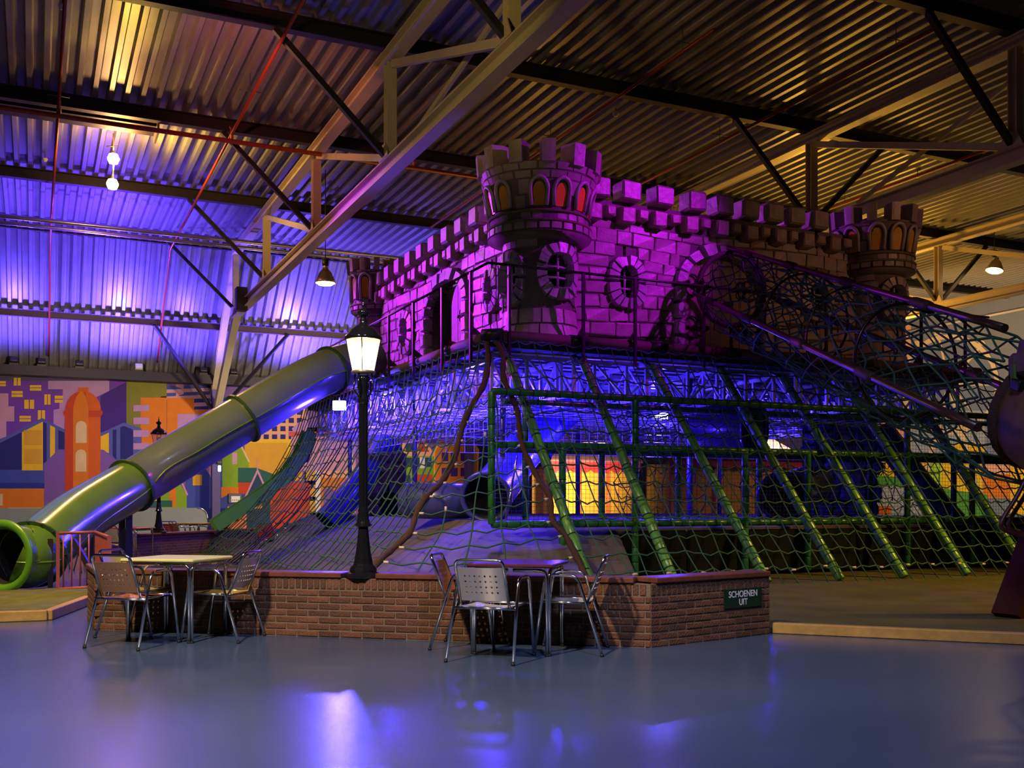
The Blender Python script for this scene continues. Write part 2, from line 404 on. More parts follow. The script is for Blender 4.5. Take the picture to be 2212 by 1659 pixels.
bell_lamp(atY(703, 612, 27.5), 'glowing bell lamp hanging left of the castle', 900, (1.0, .62, .28))
bell_lamp(atY(2148, 585, 24.0), 'glowing bell lamp hanging at the far right', 900, (1.0, .60, .15), .25)
# floodlights along the wall-top beam
t0 = None
whit = mat('white_enamel', (.75, .75, .78), .4)
for px, l in ((30, 'small flood lamp on the wall-top beam at the far left edge'), (90, 'second small flood lamp from the left on the wall-top beam'),
              (172, 'third small flood lamp from the left on the wall-top beam'), (300, 'white flood lamp with loose wires on the wall-top beam'),
              (440, 'flood lamp on the wall-top beam just left of the column'), (505, 'flood lamp on the wall-top beam just right of the column')):
    p = atY(px, 800, 40.3); p.z = 6.17
    t = thing('flood_lamp', l, 'lamp', p, 'flood lamps on the wall beam')
    MB().cbox(p+V((0, 0, .17)), (.26, .16, .2), .02, Matrix.Rotation(-.6, 3, 'X')).build('housing', whit if px == 300 else lampm, t)
    MB().box(p+V((0, 0, .03)), (.3, .06, .06)).build('bracket', lampm, t)
# loudspeaker on the truss
p = atX(521, 672, 6.1)
t = thing('loudspeaker', 'black loudspeaker fixed high on the left truss', 'loudspeaker', p)
MB().cbox(p+V((0, 0, .38)), (.36, .36, .76), .02).build('cabinet', blackpaint, t)
MB().lathe([(.12, 0), (.10, .02), (.03, .05), (0, .05)], 16, p+V((-.185, .05, .5)), rot=Matrix.Rotation(math.pi/2, 3, 'Y')).build('cone', mat('speaker_cone', (.12, .05, .08), .5), t)
# smoke detectors
for (px, py, l) in ((1330, 246, 'white smoke detector on the dark roof right of centre'), (1982, 380, 'white smoke detector among the amber roof ribs'),
                    (135, 14, 'white smoke detector at the top left roof edge'), (97, 345, 'white smoke detector left of the bright bulbs')):
    p = atH(px, py, 10.22)
    t = thing('smoke_detector', l, 'smoke detector', p, 'smoke detectors')
    MB().lathe([(0, -.06), (.045, -.05), (.06, -.01), (.075, .0), (.075, .03), (0, .03)], 14, p).build('sensor', whit, t)
    MB().tube([p+V((0, 0, .03)), V((p.x, p.y, RH))], .01, 5).build('wire', lampm, t)

# ------------------------------------------------------------------ turf and timber edging
turf_m = mat('brown_green_turf', (.115, .105, .018), .95, var=.35, vscale=1.3, bump=.9, bscale=180)
turf_g = mat('green_turf', (.17, .17, .03), .95, var=.3, vscale=6, bump=.9, bscale=160)
timber = mat('pale_timber', (.46, .26, .06), .6, var=.2, vscale=9, bump=.2, bscale=25)
W0, W1, W2, W3 = V((.52, 11.75, 0)), V((.54, 10.78, 0)), V((4.75, 7.39, 0)), V((6.27, 7.71, 0))
E1, E2 = atH(1668, 1367), atH(2212, 1392); E3 = E2 + (E2-E1)*1.6
poly = [W1+V((.1, .12, 0)), W2+V((0, .2, 0)), W3+V((0, .1, 0)), E1, E3, V((24, E3.y, 0)), V((24, 34, 0)), V((9, 34, 0)), atH(470, 1187), atH(330, 1204), V((.62, 12.2, 0))]
tag(MB().prism([(p.x, p.y) for p in poly], (0, 0, .004), X3, Y3, Z3, FT).build('floor_turf', turf_m), kind='structure')
def plank(a, b_, wd, ht, l, grp, z=0.0):
    t = thing('timber_edging', l, 'timber edging', a, grp)
    L = (b_-a).length; d = (b_-a).normalized(); n = max(1, round(L/2.4)); ang = math.atan2(d.y, d.x)
    for i in range(n):
        c = a + d*(L*(i+.5)/n) + V((0, 0, ht/2+z))
        MB().cbox(c, (L/n-.006, wd, ht), .008, rz(ang)).build('plank', timber, t)
    return t
plank(E1, E3, .11, .10, 'pale timber edging along the brown turf right of the brick wall', 'timber turf edging')
plank(atH(330, 1206), atH(470, 1188), .10, .14, 'orange-lit timber edging before the far purple brick wall', 'timber turf edging')
g1, g2, g3 = atH(-90, 1347), atH(103, 1340), atH(190, 1306)
gp = [g1, g2, g3, atH(192, 1284), atH(100, 1284), atH(-120, 1296)]
tag(MB().prism([(p.x, p.y) for p in gp], (0, 0, .004), X3, Y3, Z3, .08).build('floor_turf_patch', turf_g), kind='structure')
plank(g1, g2, .09, .11, 'short timber edging in front of the tube slide exit', 'timber turf edging')
plank(g2, g3, .09, .11, 'timber edging angling from the slide exit to the brick wall', 'timber turf edging')

# ------------------------------------------------------------------ brick planter wall
mortar = mat('mortar', (.19, .135, .09), .9, bump=.4, bscale=90)
brickm = mat('brown_brick', (.14, .056, .024), .85, var=.25, vscale=14, bump=.6, bscale=70, rnd=.32)
capm = mat('dark_red_cap_board', (.16, .05, .025), .4, var=.25, vscale=12)
BH = .545
me_st = MB().cbox((0, 0, 0), (.204, .10, .052), .006).mesh('brick', brickm, V((0, 0, 0)))
me_half = MB().cbox((0, 0, 0), (.098, .10, .052), .006).mesh('brick', brickm, V((0, 0, 0)))
me_so = MB().cbox((0, 0, 0), (.052, .10, .100), .006).mesh('brick', brickm, V((0, 0, 0)))
def brick_mesh_into(mb, me, loc, ang):
    R_ = rz(ang); o = len(mb.v)
    mb.add([R_ @ V(v.co) + loc for v in me.vertices], [tuple(p.vertices) for p in me.polygons])
def brick_section(parent, a, b_, joined, nrm_sign=1, joined_soldier=False):
    d = (b_-a).normalized(); L = (b_-a).length; ang = math.atan2(d.y, d.x); n = V((d.y, -d.x, 0))
    core = MB(); cz = (a+b_)/2 - n*.12 + V((0, 0, BH/2)); core.box(cz, (L, .244, BH), rz(ang))
    sec = core.build('wall_section', mortar, parent)
    jm = MB()
    def put(me, s_, z, j, k=1.0):
        loc = a + d*s_ - n*.042 + V((0, 0, z)) + n*random.uniform(-.002, .003)
        if j: brick_mesh_into(jm, me, loc, ang)
        else: inst(me, 'brick', sec, loc, (random.uniform(-.01, .01), 0, ang+random.uniform(-.006, .006)), (k, 1, 1))
    for r in range(7):
        z = .031 + r*.0625; s_ = 0.0
        if r % 2: put(me_half, .05, z, joined); s_ = .108
        while s_ + .21 <= L+.02:
            put(me_st, s_+.105, z, joined); s_ += .2145
        if L - s_ > .03: put(me_st, (s_+L)/2, z, joined, (L-s_-.004)/.204)
    s_ = .03
    while s_ < L-.02: put(me_so, s_, .492, joined or joined_soldier); s_ += .0625
    if jm.v: tag(jm.build('bricks', brickm, sec), kind='stuff')
    return sec
bw = thing('brick_planter_wall', 'low brown brick wall with dark wooden cap behind the two tables', 'wall', (W1+W2)/2)
brick_section(bw, W0, W1, True)
brick_section(bw, W1, W2, False)
brick_section(bw, W2, W3, False, joined_soldier=True)
dm = (W2-W1).normalized(); nm = V((dm.y, -dm.x, 0)); LM = (W2-W1).length
def cap(a, b_, wd=.27):
    d = (b_-a).normalized(); n = V((d.y, -d.x, 0))
    return MB().cbox((a+b_)/2 - n*.11 + V((0, 0, BH+.026)), ((b_-a).length, wd, .048), .008, rz(math.atan2(d.y, d.x))).build('cap_board', capm, bw)
def on_main(px):      # distance along the main wall seen at this column
    d = ray(px, HOR); k = Matrix(((d.x, -dm.x), (d.y, -dm.y))).inverted() @ V((W1.x, W1.y)); return k[1]
sA, sB, sC = on_main(738), on_main(812), on_main(1370)
cap(W1+dm*.0, W1+dm*.9); cap(W1+dm*.91, W1+dm*sA); cap(W1+dm*sB, W1+dm*((sB+sC)/2)); cap(W1+dm*((sB+sC)/2+.006), W1+dm*sC)
d3 = (W3-W2).normalized(); cap(W2+d3*.05, W3+d3*.0)
cap(W0, W1-V((0, .16, 0)))
# sign on the right return
n3 = V((d3.y, -d3.x, 0)); ang3 = math.atan2(d3.y, d3.x); L3 = (W3-W2).length
sx = .5*(1562+1642); dd = ray(sx, 1290); kk = Matrix(((dd.x, -d3.x), (dd.y, -d3.y))).inverted() @ V((W2.x, W2.y))
sc_ = W2 + d3*kk[1] + n3*.016; sz_ = CAM_H + (HOR-1291)/FPX*kk[0]
sht = 41/FPX*kk[0]
def on_ret(px): d = ray(px, HOR); return (Matrix(((d.x, -d3.x), (d.y, -d3.y))).inverted() @ V((W2.x, W2.y)))[1]
swd = on_ret(1643)-on_ret(1561)
sg = thing('shoes_off_sign', 'dark green sign reading SCHOENEN UIT on the brick wall', 'sign', sc_+V((0, 0, sz_-sht/2)))
MB().cbox(sc_+V((0, 0, sz_)), (swd, .006, sht), .002, rz(ang3)).build('plate', mat('dark_green_sign', (.006, .035, .018), .35), sg)
def text(name, body, size, loc, rot, m, parent, align='CENTER', sx_=1.0):
    cu = bpy.data.curves.new(name, 'FONT'); cu.body = body; cu.size = size; cu.align_x = align; cu.align_y = 'CENTER'; cu.extrude = .0006
    cu.offset = size*.014
    tmp = bpy.data.objects.new('tmp_text', cu); COL.objects.link(tmp); bpy.context.view_layer.update()
    me = bpy.data.meshes.new_from_object(tmp.evaluated_get(bpy.context.evaluated_depsgraph_get()))
    bpy.data.objects.remove(tmp); bpy.data.curves.remove(cu)
    me.name = name; me.materials.clear(); me.materials.append(m)
    o = bpy.data.objects.new(name, me); COL.objects.link(o)
    o.parent = parent; o.location = V(loc)-wloc(parent); o.rotation_euler = rot; o.scale = (sx_, 1, 1)
    return o
lett = mat('white_lettering', (.8, .8, .8), .5)
text('lettering', 'SCHOENEN', sht*.47, sc_+V((0, 0, sz_+sht*.20))+n3*.0042, (math.pi/2, 0, ang3), lett, sg, sx_=.92)
text('lettering', 'UIT', sht*.47, sc_+V((0, 0, sz_-sht*.22))+n3*.0042, (math.pi/2, 0, ang3), lett, sg, sx_=.93)
# ================================================================== the castle on its platform
XP, YP, HP = 6.39, 14.40, 3.89              # front-left platform corner and deck height
XW, YW = 7.60, 15.21                        # castle wall planes
XE, YE = 16.9, 26.4                         # platform far ends
stone_m = mat('moulded_castle_stone', (.36, .29, .27), .42, var=.22, vscale=5, bump=.55, bscale=9, rnd=.10)
joint_m = mat('castle_joint', (.15, .12, .115), .7, var=.2, vscale=5)
frame_m = mat('pale_frame_stone', (.44, .40, .42), .38, var=.2, vscale=7, bump=.5, bscale=12, rnd=.08)
corb_m = mat('corbel_stone', (.34, .26, .22), .42, var=.25, vscale=6, bump=.5, bscale=10, rnd=.15)
moss_m = mat('mossy_edge', (.14, .17, .06), .8, var=.3, vscale=8)
amber_m = mat('amber_window_paint', (.80, .42, .03), .25, var=.12, vscale=10)
plank_m = mat('castle_door_plank', (.36, .24, .20), .5, var=.22, vscale=8, bump=.4, bscale=14, rnd=.12)
iron_m = mat('black_iron', (.02, .018, .02), .4, .4)
void_m = mat('painted_inner_shade', (.01, .009, .012), .9)  # near-black paint standing in for shade inside openings

class Plane:
    def __init__(s, o, a, n): s.o, s.a, s.n = V(o), V(a), V(n)
    def P(s, t, z, o=0.0): return s.o + s.a*t + Z3*z + s.n*o
class Cyl:
    """surface of a tower: t is arc length from th0 (at the base radius), o is outwards"""
    def __init__(s, c, r, th0): s.c, s.r, s.th0 = V(c), r, th0
    def P(s, t, z, o=0.0):
        a = s.th0 + t/s.r
        return V((s.c.x + (s.r+o)*math.cos(a), s.c.y + (s.r+o)*math.sin(a), z))
def sup(a, b_, t, e=2.6):
    c, s_ = math.cos(t), math.sin(t)
    return (a*math.copysign(abs(c)**(2/e), c), b_*math.copysign(abs(s_)**(2/e), s_))
def ring_stone(S, ct, cz, ai, bi, ao, bo, t0, t1, o1, e=2.6, o0=-.04):
    mb = MB(); k = 2; lo = []; hi = []
    for j in range(k+1):
        t = t0+(t1-t0)*j/k
        i_ = sup(ai, bi, t, e); u_ = sup(ao, bo, t, e); fx = .1
        lo += [S.P(ct+i_[0], cz+i_[1], o0), S.P(ct+u_[0], cz+u_[1], o0)]
        tt = t0+(t1-t0)*(.06+.88*j/k)
        i2 = sup(ai, bi, tt, e); u2 = sup(ao, bo, tt, e)
        hi += [S.P(ct+lerp(i2[0], u2[0], fx), cz+lerp(i2[1], u2[1], fx), o1), S.P(ct+lerp(i2[0], u2[0], 1-fx), cz+lerp(i2[1], u2[1], 1-fx), o1*.85)]
    n = len(lo); fs = []
    for j in range(k):
        a = 2*j; fs += [(n+a, n+a+1, n+a+3, n+a+2), (a, a+2, n+a+2, n+a), (a+1, n+a+1, n+a+3, a+3)]
    fs += [(0, n, n+1, 1), (2*k, 2*k+1, n+2*k+1, n+2*k)]
    return mb.add(lo+hi, fs)
def castle_window(parent, S, ct, cz, ai, bi, ao, bo, n=16, o1=.15, bars=True, e=2.6, lit=None):
    w_ = bpy.data.objects.new('window', None); w_.empty_display_size = .1; COL.objects.link(w_); w_.parent = parent
    w_.location = S.P(ct, cz-bo) - wloc(parent)
    for i in range(n):
        t0 = 2*math.pi*i/n + .02; t1 = 2*math.pi*(i+1)/n - .02
        ring_stone(S, ct, cz, ai, bi, ao*random.uniform(.95, 1.04), bo*random.uniform(.96, 1.03), t0, t1, o1*random.uniform(.85, 1.1), e).build('frame_stone', frame_m, w_)
    if bars:
        b = MB(); b.tube([S.P(ct, cz-bi, -.02), S.P(ct, cz+bi, -.02)], .022, 6); b.build('bar', frame_m, w_)
        for q in (-.35, .3): MB().tube([S.P(ct-ai, cz+q*bi, -.02), S.P(ct, cz+q*bi, -.02), S.P(ct+ai, cz+q*bi, -.02)], .02, 6).build('bar', frame_m, w_)
    return w_
def arch_half(hw, spring, top, z):
    """half width of an arch opening at height z"""
    if z < spring: return hw
    if z >= top: return 0.0
    return hw*math.sqrt(max(0, 1-((z-spring)/(top-spring))**2))
def op_half(o, z, outer):
    if o['k'] == 'arch':
        ex = o['fr'] if outer else 0
        return arch_half(o['hw']+ex, o['spring'], o['top']+ex, z)
    a, b_ = (o['ao'], o['bo']) if outer else (o['ai'], o['bi'])
    q = abs(z-o['cz'])/b_
    return a*(1-q**2.6)**(1/2.6) if q < 1 else 0.0
def stone_rows(parent, S, s0, s1, z0, z1, ops, wave=.045):
    z = z0; r = 0
    cell = .05
    while z < z1-.06:
        hh = min(random.choice((.20, .225, .25)), z1-z)
        zm = z+hh/2
        segs = [(s0, s1)]
        for o in ops:
            hw = max(op_half(o, zm+q*hh, True) for q in (-.42, 0, .42))
            if hw <= 0: continue
            ns = []
            for a, b_ in segs:
                lo, hi = o['c']-hw+.03, o['c']+hw-.03
                if lo > a: ns.append((a, min(b_, lo)))
                if hi < b_: ns.append((max(a, hi), b_))
            segs = [q for q in ns if q[1]-q[0] > .05]
        for a, b_ in segs:
            t = a
            first = True
            while t < b_-.03:
                L = random.uniform(.28, .52)
                if first and r % 2: L *= .6
                first = False
                if b_-(t+L) < .16: L = b_-t
                wv = wave*math.sin((t+L/2)*1.3+r*.4)
                ang = wave*1.3*math.cos((t+L/2)*1.3+r*.4)
                c = S.P(t+L/2, zm+wv, .0)
                R_ = Matrix((S.a, -S.n, Z3)).transposed()
                mb = MB().cbox((0, 0, 0), (L-.003, .10, hh-.003), .016, None, 0, (.975, .965))
                for p in mb.v:
                    if p.y < 0: p.x += random.uniform(-.012, .012); p.z += random.uniform(-.010, .010); p.y += random.uniform(-.016, .012)
                R2 = R_ @ Matrix.Rotation(-ang, 3, 'Y')
                mb.v = [R2 @ p + c for p in mb.v]
                mb.build('stone', stone_m, parent, org=c)
                t += L
        z += hh; r += 1
def wall_core(parent, S, s0, s1, z0, z1, ops, cell=.06):
    mb = MB(); ns = int((s1-s0)/cell)+1; nz = int((z1-z0)/cell)+1; ds = (s1-s0)/ns; dz = (z1-z0)/nz
    def solid(i, j):
        s_, z = s0+(i+.5)*ds, z0+(j+.5)*dz
        return not any(abs(s_-o['c']) < op_half(o, z, False)+.03 for o in ops)
    for j in range(nz):
        i = 0
        while i < ns:
            if not solid(i, j): i += 1; continue
            k = i
            while k < ns and solid(k, j): k += 1
            a, b_, c0, c1 = s0+i*ds, s0+k*ds, z0+j*dz, z0+(j+1)*dz
            q = [S.P(a, c0, .02), S.P(b_, c0, .02), S.P(b_, c1, .02), S.P(a, c1, .02)]
            q2 = [S.P(a, c0, -.18), S.P(b_, c0, -.18), S.P(b_, c1, -.18), S.P(a, c1, -.18)]
            mb.add(q+q2, [(0, 1, 2, 3), (7, 6, 5, 4), (0, 3, 7, 4), (1, 5, 6, 2)])
            i = k
    mb.add([S.P(s0, z1, .02), S.P(s1, z1, .02), S.P(s1, z1, -.18), S.P(s0, z1, -.18)], [(0, 1, 2, 3)])
    return mb.build('wall_core', joint_m, parent)
def rel_block(parent, name, S, t, z, L, hh, o, depth, m, jit=.015, bev=.03):
    R_ = Matrix((S.a, -S.n, Z3)).transposed(); c = S.P(t, z, o)
    mb = MB().cbox((0, 0, 0), (L, depth, hh), bev, None, 0, (.93, .92))
    for p in mb.v: p.x += random.uniform(-jit, jit); p.z += random.uniform(-jit, jit)
    R2 = R_ @ Matrix.Rotation(random.uniform(-.04, .04), 3, 'Y')
    mb.v = [R2 @ p + c for p in mb.v]
    return mb.build(name, m, parent, org=c)
def arch_frame(parent, S, o, n_arch=9, n_jamb=4, z0=HP, o1=.16):
    d_ = bpy.data.objects.new('archway', None); d_.empty_display_size = .1; COL.objects.link(d_); d_.parent = parent
    d_.location = S.P(o['c'], z0) - wloc(parent)
    hw, fr, sp, tp = o['hw'], o['fr'], o['spring'], o['top']
    for sg in (-1, 1):
        hj = (sp-z0)/n_jamb
        for j in range(n_jamb):
            t = o['c']+sg*(hw+fr/2+random.uniform(-.02, .02))
            rel_block(d_, 'frame_stone', S, t, z0+hj*(j+.5), fr*random.uniform(.9, 1.15), hj-.02, .05, .22, frame_m)
    for i in range(n_arch):
        t0 = math.pi*i/n_arch+.03; t1 = math.pi*(i+1)/n_arch-.03
        g = random.uniform(.92, 1.18)
        ring_stone(S, o['c'], sp, hw, tp-sp, (hw+fr*g), (tp-sp+fr*g), t0, t1, o1*random.uniform(.8, 1.2), 2.0).build('frame_stone', frame_m, d_)
    return d_
def px_op(S_at, lo, hi, yt, yb): pass
# ------------------------------------------------------------------ front wall
SF = Plane((0, YW, 0), X3, -Y3)
SL = Plane((XW, 0, 0), Y3, -X3)
def fx(px): return atY(px, 700, YW-.08).x
def fz(px, py): return atY(px, py, YW-.08).z
def ly(px): return atX(px, 700, XW-.08).y
def lz(px, py): return atX(px, py, XW-.08).z
def win_px(fa, fb, xi0, xi1, xo0, xo1, yi0, yi1, yo0, yo1):
    cx = (xi0+xi1)/2; cy = (yi0+yi1)/2
    return dict(k='win', c=(fa(xi0)+fa(xi1))/2, cz=fb(cx, cy), ai=abs(fa(xi1)-fa(xi0))/2, bi=(fb(cx, yi0)-fb(cx, yi1))/2,
                ao=abs(fa(xo1)-fa(xo0))/2, bo=(fb(cx, yo0)-fb(cx, yo1))/2)
FTOP = 6.42; z_top_blk = 6.60
opsF = [win_px(fx, fz, 1338, 1373, 1310, 1396, 577, 643, 555, 672), win_px(fx, fz, 1748, 1784, 1728, 1800, 615, 672, 594, 700),
        dict(k='arch', c=fx(1563), hw=(fx(1645)-fx(1481))/2, spring=fz(1563, 625), top=fz(1563, 556), fr=.22)]
cf = thing('castle_wall', 'magenta-lit castle wall facing right of the corner tower', 'castle wall', (11, YW, HP), 'castle walls')
fs0, fs1 = XW+.35, 14.7
wall_core(cf, SF, fs0, fs1, HP, FTOP, opsF)
stone_rows(cf, SF, fs0, fs1, HP+.02, FTOP-.36, opsF)
mer_px = [1297, 1364, 1436, 1506, 1566, 1622, 1674, 1721, 1772]
for px in mer_px:
    X = atY(px, 420, YW-.15).x
    rel_block(cf, 'merlon', SF, X, z_top_blk, .40, .36, .02, .36, stone_m, .012, .035)
nC = 19
for i in range(nC):
    X = lerp(8.55, 14.45, i/(nC-1))
    big = i % 2 == 0
    rel_block(cf, 'corbel', SF, X, FTOP-.20 - (.05 if big else 0), .29 if big else .22, .30 if big else .20, .10, .26 if big else .2, corb_m)
for o in opsF[:2]: castle_window(cf, SF, o['c'], o['cz'], o['ai'], o['bi'], o['ao'], o['bo'])
arch_frame(cf, SF, opsF[2])
def plank_door(parent, S, c, hw, z0, sp, tp, n, off, name='door'):
    d_ = bpy.data.objects.new(name, None); d_.empty_display_size = .1; COL.objects.link(d_); d_.parent = parent
    d_.location = S.P(c, z0) - wloc(parent); wd = 2*hw/n
    for i in range(n):
        a, b_ = c-hw+i*wd+.005, c-hw+(i+1)*wd-.005
        pts = [(a, z0), (b_, z0)] + [(lerp(b_, a, j/4), sp+(tp-sp)*math.sqrt(max(0, 1-((lerp(b_, a, j/4)-c)/hw)**2))) for j in range(5)]
        MB().prism([(p[0], p[1]) for p in pts], S.o+S.n*(off-.05), S.a, Z3, S.n, .05+random.uniform(0, .012)).build('plank', plank_m, d_)
    return d_
def fleur(parent, S, t, z, sg, o, sc=1.0):
    mb = MB()
    mb.tube([S.P(t, z, o), S.P(t+sg*.34*sc, z, o)], .022*sc, 6)
    for q in (-1, 1):
        pts = [S.P(t+sg*(.18+.12*math.cos(a))*sc, z+q*(.10+.09*math.sin(a))*sc, o) for a in [(-1.4+i*.62) for i in range(8)]]
        mb.tube(pts, .018*sc, 5)
        pts = [S.P(t+sg*(.36+.08*math.cos(a))*sc, z+q*(.08+.07*math.sin(a))*sc, o) for a in [(-1.6+i*.7) for i in range(7)]]
        mb.tube(pts, .016*sc, 5)
    mb.lathe([(0, .05*sc), (.04*sc, .03*sc), (.05*sc, -.03*sc), (0, -.05*sc)], 8, S.P(t+sg*.5*sc, z, o))
    return mb.build('iron_hinge', iron_m, parent)
o = opsF[2]
dr = plank_door(cf, SF, o['c'], o['hw']+.02, HP, o['spring'], o['top'], 8, -.03)
for (q, z) in ((-1, HP+.5), (-1, HP+1.25), (1, HP+.5), (1, HP+1.25)): fleur(dr, SF, o['c']+q*(o['hw']-.02), z, -q, .01)
MB().lathe([(0, .06), (.07, .05), (.11, 0), (.07, -.05), (0, -.06)], 14, SF.P(o['c']+.12, HP+.95, .05)).build('knob', mat('dark_red_knob', (.12, .02, .03), .15), dr)

# ------------------------------------------------------------------ left wall
opsL = [win_px(ly, lz, 871, 886, 866, 897, 690, 748, 676, 772), win_px(ly, lz, 1056, 1072, 1049, 1080, 600, 655, 585, 684),
        dict(k='arch', c=(ly(923)+ly(1003))/2, hw=abs(ly(923)-ly(1003))/2, spring=lz(960, 668), top=lz(960, 612), fr=.24)]
clw = thing('castle_wall', 'magenta-lit castle wall receding left behind the street lantern', 'castle wall', (XW, 20, HP), 'castle walls')
ls0, ls1 = YW+.35, 23.9
wall_core(clw, SL, ls0, ls1, HP, FTOP, opsL)
stone_rows(clw, SL, ls0, ls1, HP+.02, FTOP-.36, opsL)
n = 11
for i in range(n):
    rel_block(clw, 'merlon', SL, lerp(16.15, 23.5, i/(n-1)), z_top_blk, .40, .36, .02, .36, stone_m, .012, .035)
nC = 23
for i in range(nC):
    big = i % 2 == 0
    rel_block(clw, 'corbel', SL, lerp(15.95, 23.6, i/(nC-1)), FTOP-.20 - (.05 if big else 0), .29 if big else .22, .30 if big else .20, .10, .26 if big else .2, corb_m)
for o in opsL[:2]: castle_window(clw, SL, o['c'], o['cz'], o['ai'], o['bi'], o['ao'], o['bo'], 14, .18, bars=False)
o = opsL[2]; arch_frame(clw, SL, o)
# its half-open leaf
leaf = Plane(SL.P(o['c']-o['hw']+.03, 0, -.04), V((.06, .998, 0)), V((-.998, .06, 0)))
dl = plank_door(clw, leaf, o['hw']*.5, o['hw']*.5, HP, o['spring'], o['top']-.08, 5, 0.02)
fleur(dl, leaf, .1, HP+1.05, 1, .05, .8)
MB().lathe([(0, .07), (.08, .05), (.12, 0), (.08, -.05), (0, -.07)], 14, leaf.P(o['hw']*.85, HP+.55, .08)).build('knob', MATS['dark_red_knob'], dl)

MB().box(((fs0+fs1)/2+.6, YW+1.3, (HP+6.3)/2), (fs1-fs0-1.2, .06, 6.3-HP)).build('shade_liner', void_m, cf)  # added black sheet, painted shade behind the front openings
MB().box((XW+1.3, (ls0+ls1)/2+.6, (HP+6.3)/2), (.06, ls1-ls0-1.2, 6.3-HP)).build('shade_liner', void_m, clw)  # likewise a black sheet as shade behind the left openings

# ------------------------------------------------------------------ towers
def curved_block(r0, r1, z0, z1, da, out, back=.05, seg=3, bev=.014):
    mb = MB(); lo = []; hi = []
    for (rr, zz, ii) in ((r0, z0, 1), (r1, z1, -1)):
        for j in range(seg+1):
            a = -da/2 + da*j/seg; lo.append(V(((rr-back)*math.cos(a), (rr-back)*math.sin(a), zz)))
            a2 = -(da/2-bev/rr) + (da-2*bev/rr)*j/seg; hi.append(V(((rr+out)*math.cos(a2), (rr+out)*math.sin(a2), zz+ii*bev)))
    k = seg+1; N = 2*k; fs = []
    for j in range(seg):
        fs += [(N+j, N+j+1, N+k+j+1, N+k+j), (j, N+j, N+j+1, j+1)[::-1], (k+j, k+j+1, N+k+j+1, N+k+j)]
    fs += [(0, k, N+k, N), (seg, N+seg, N+k+seg, k+seg)]
    return mb.add(lo+hi, fs)
def tower(label, c, r_sh, z_b, z_band, band_h, r_band, r_top, z_rim, mer_h, wins_head, wz0, wz1, mer_off, sh_wins, rows_h=.24, n_mer=12, vis=(-2.9, .6)):
    c = V((c[0], c[1], 0)); T = thing('castle_tower', label, 'castle tower', (c.x, c.y, z_b), 'castle towers')
    # profile radius of the structure at height z
    def R_(z):
        if z < z_b+.45: q = (z_b+.45-z)/.45; return r_sh*(1+.16*q*q)
        if z < z_band: return r_sh
        if z < z_band+band_h: return r_band
        q = max(0, (z-z_band-band_h)/(z_rim-z_band-band_h)); return lerp(r_band*.95, r_top, q**1.3)
    # window cells in the shaft: (angle, z centre, half angle inner, half height inner, outer half angle, outer half height)
    def in_win(a, z, outer):
        for (wa, wz, ai, bi, ao, bo) in sh_wins:
            A, B = (ao, bo) if outer else (ai, bi)
            d = (a-wa+math.pi) % (2*math.pi)-math.pi
            if (abs(d)/A)**2.6+(abs(z-wz)/B)**2.6 < 1: return True
        return False
    mb = MB(); NA = 72; zs = []
    z = z_b
    while z < z_rim-.01: zs.append(z); z += .07
    zs.append(z_rim)
    for i in range(len(zs)-1):
        for k in range(NA):
            a0, a1 = 2*math.pi*k/NA, 2*math.pi*(k+1)/NA
            if in_win((a0+a1)/2, (zs[i]+zs[i+1])/2, False): continue
            r0, r1 = R_(zs[i])-.004, R_(zs[i+1])-.004
            mb.add([(c.x+r0*math.cos(a0), c.y+r0*math.sin(a0), zs[i]), (c.x+r0*math.cos(a1), c.y+r0*math.sin(a1), zs[i]),
                    (c.x+r1*math.cos(a1), c.y+r1*math.sin(a1), zs[i+1]), (c.x+r1*math.cos(a0), c.y+r1*math.sin(a0), zs[i+1])], [(0, 1, 2, 3)], 0, True)
    mb.lathe([(R_(z_rim)-.004, z_rim), (R_(z_rim)-.2, z_rim), (R_(z_rim)-.25, z_rim-.4)], 36, c)
    mb.build('tower_core', joint_m, T)
    def row(z0, z1, n, out, m, name, skip, off, bev=.014, jit=True):
        da = 2*math.pi/n
        me = curved_block(R_(z0+.002), R_(z1-.002), z0+.002, z1-.002, da-.004/R_(z0), out, bev=bev).mesh(name, m, V((0, 0, z0)))
        for k in range(n):
            a = off+k*da
            da_ = (a+YAW_T+math.pi) % (2*math.pi)-math.pi
            if abs(da_) > 2.3: continue
            if skip(a, (z0+z1)/2, da/2): continue
            inst(me, name, T, (c.x, c.y, z0), (0, 0, a + (random.uniform(-.01, .01) if jit else 0)), (1+random.uniform(-.01, .012),)*2+(1,))
    YAW_T = math.pi/2+YAW*0.0   # stones are laid on the sides that can be seen (towards -y)
    sk = lambda a, z, h: any(in_win(a+q*h, z+p*.1, True) for q in (-.8, -.4, 0, .4, .8) for p in (-1, 0, 1))
    z = z_b; r = 0
    while z < z_band-.1:
        z1 = min(z+rows_h*random.uniform(.9, 1.1), z_band-.0)
        if z_band-z1 < .1: z1 = z_band
        row(z, z1, max(9, int(2*math.pi*r_sh/.36)), .016, stone_m, 'stone', sk, random.uniform(0, .6)); z = z1; r += 1
    nb = int(2*math.pi*r_band/.20)
    row(z_band, z_band+band_h*.48, nb, .035, stone_m, 'band_stone', lambda *a: False, .0, .02)
    row(z_band+band_h*.52, z_band+band_h, nb, .0, stone_m, 'band_stone', lambda *a: False, .12, .02)
    for q, rr in ((.5, .045), (1.02, .03)):
        MB().lathe([(R_(z_band+.01)-.02, z_band+band_h*q-.018), (R_(z_band+.01)+rr, z_band+band_h*q-.018), (R_(z_band+.01)+rr, z_band+band_h*q+.018), (R_(z_band+.01)-.02, z_band+band_h*q+.018)], 40, c).build('ledge', moss_m, T)
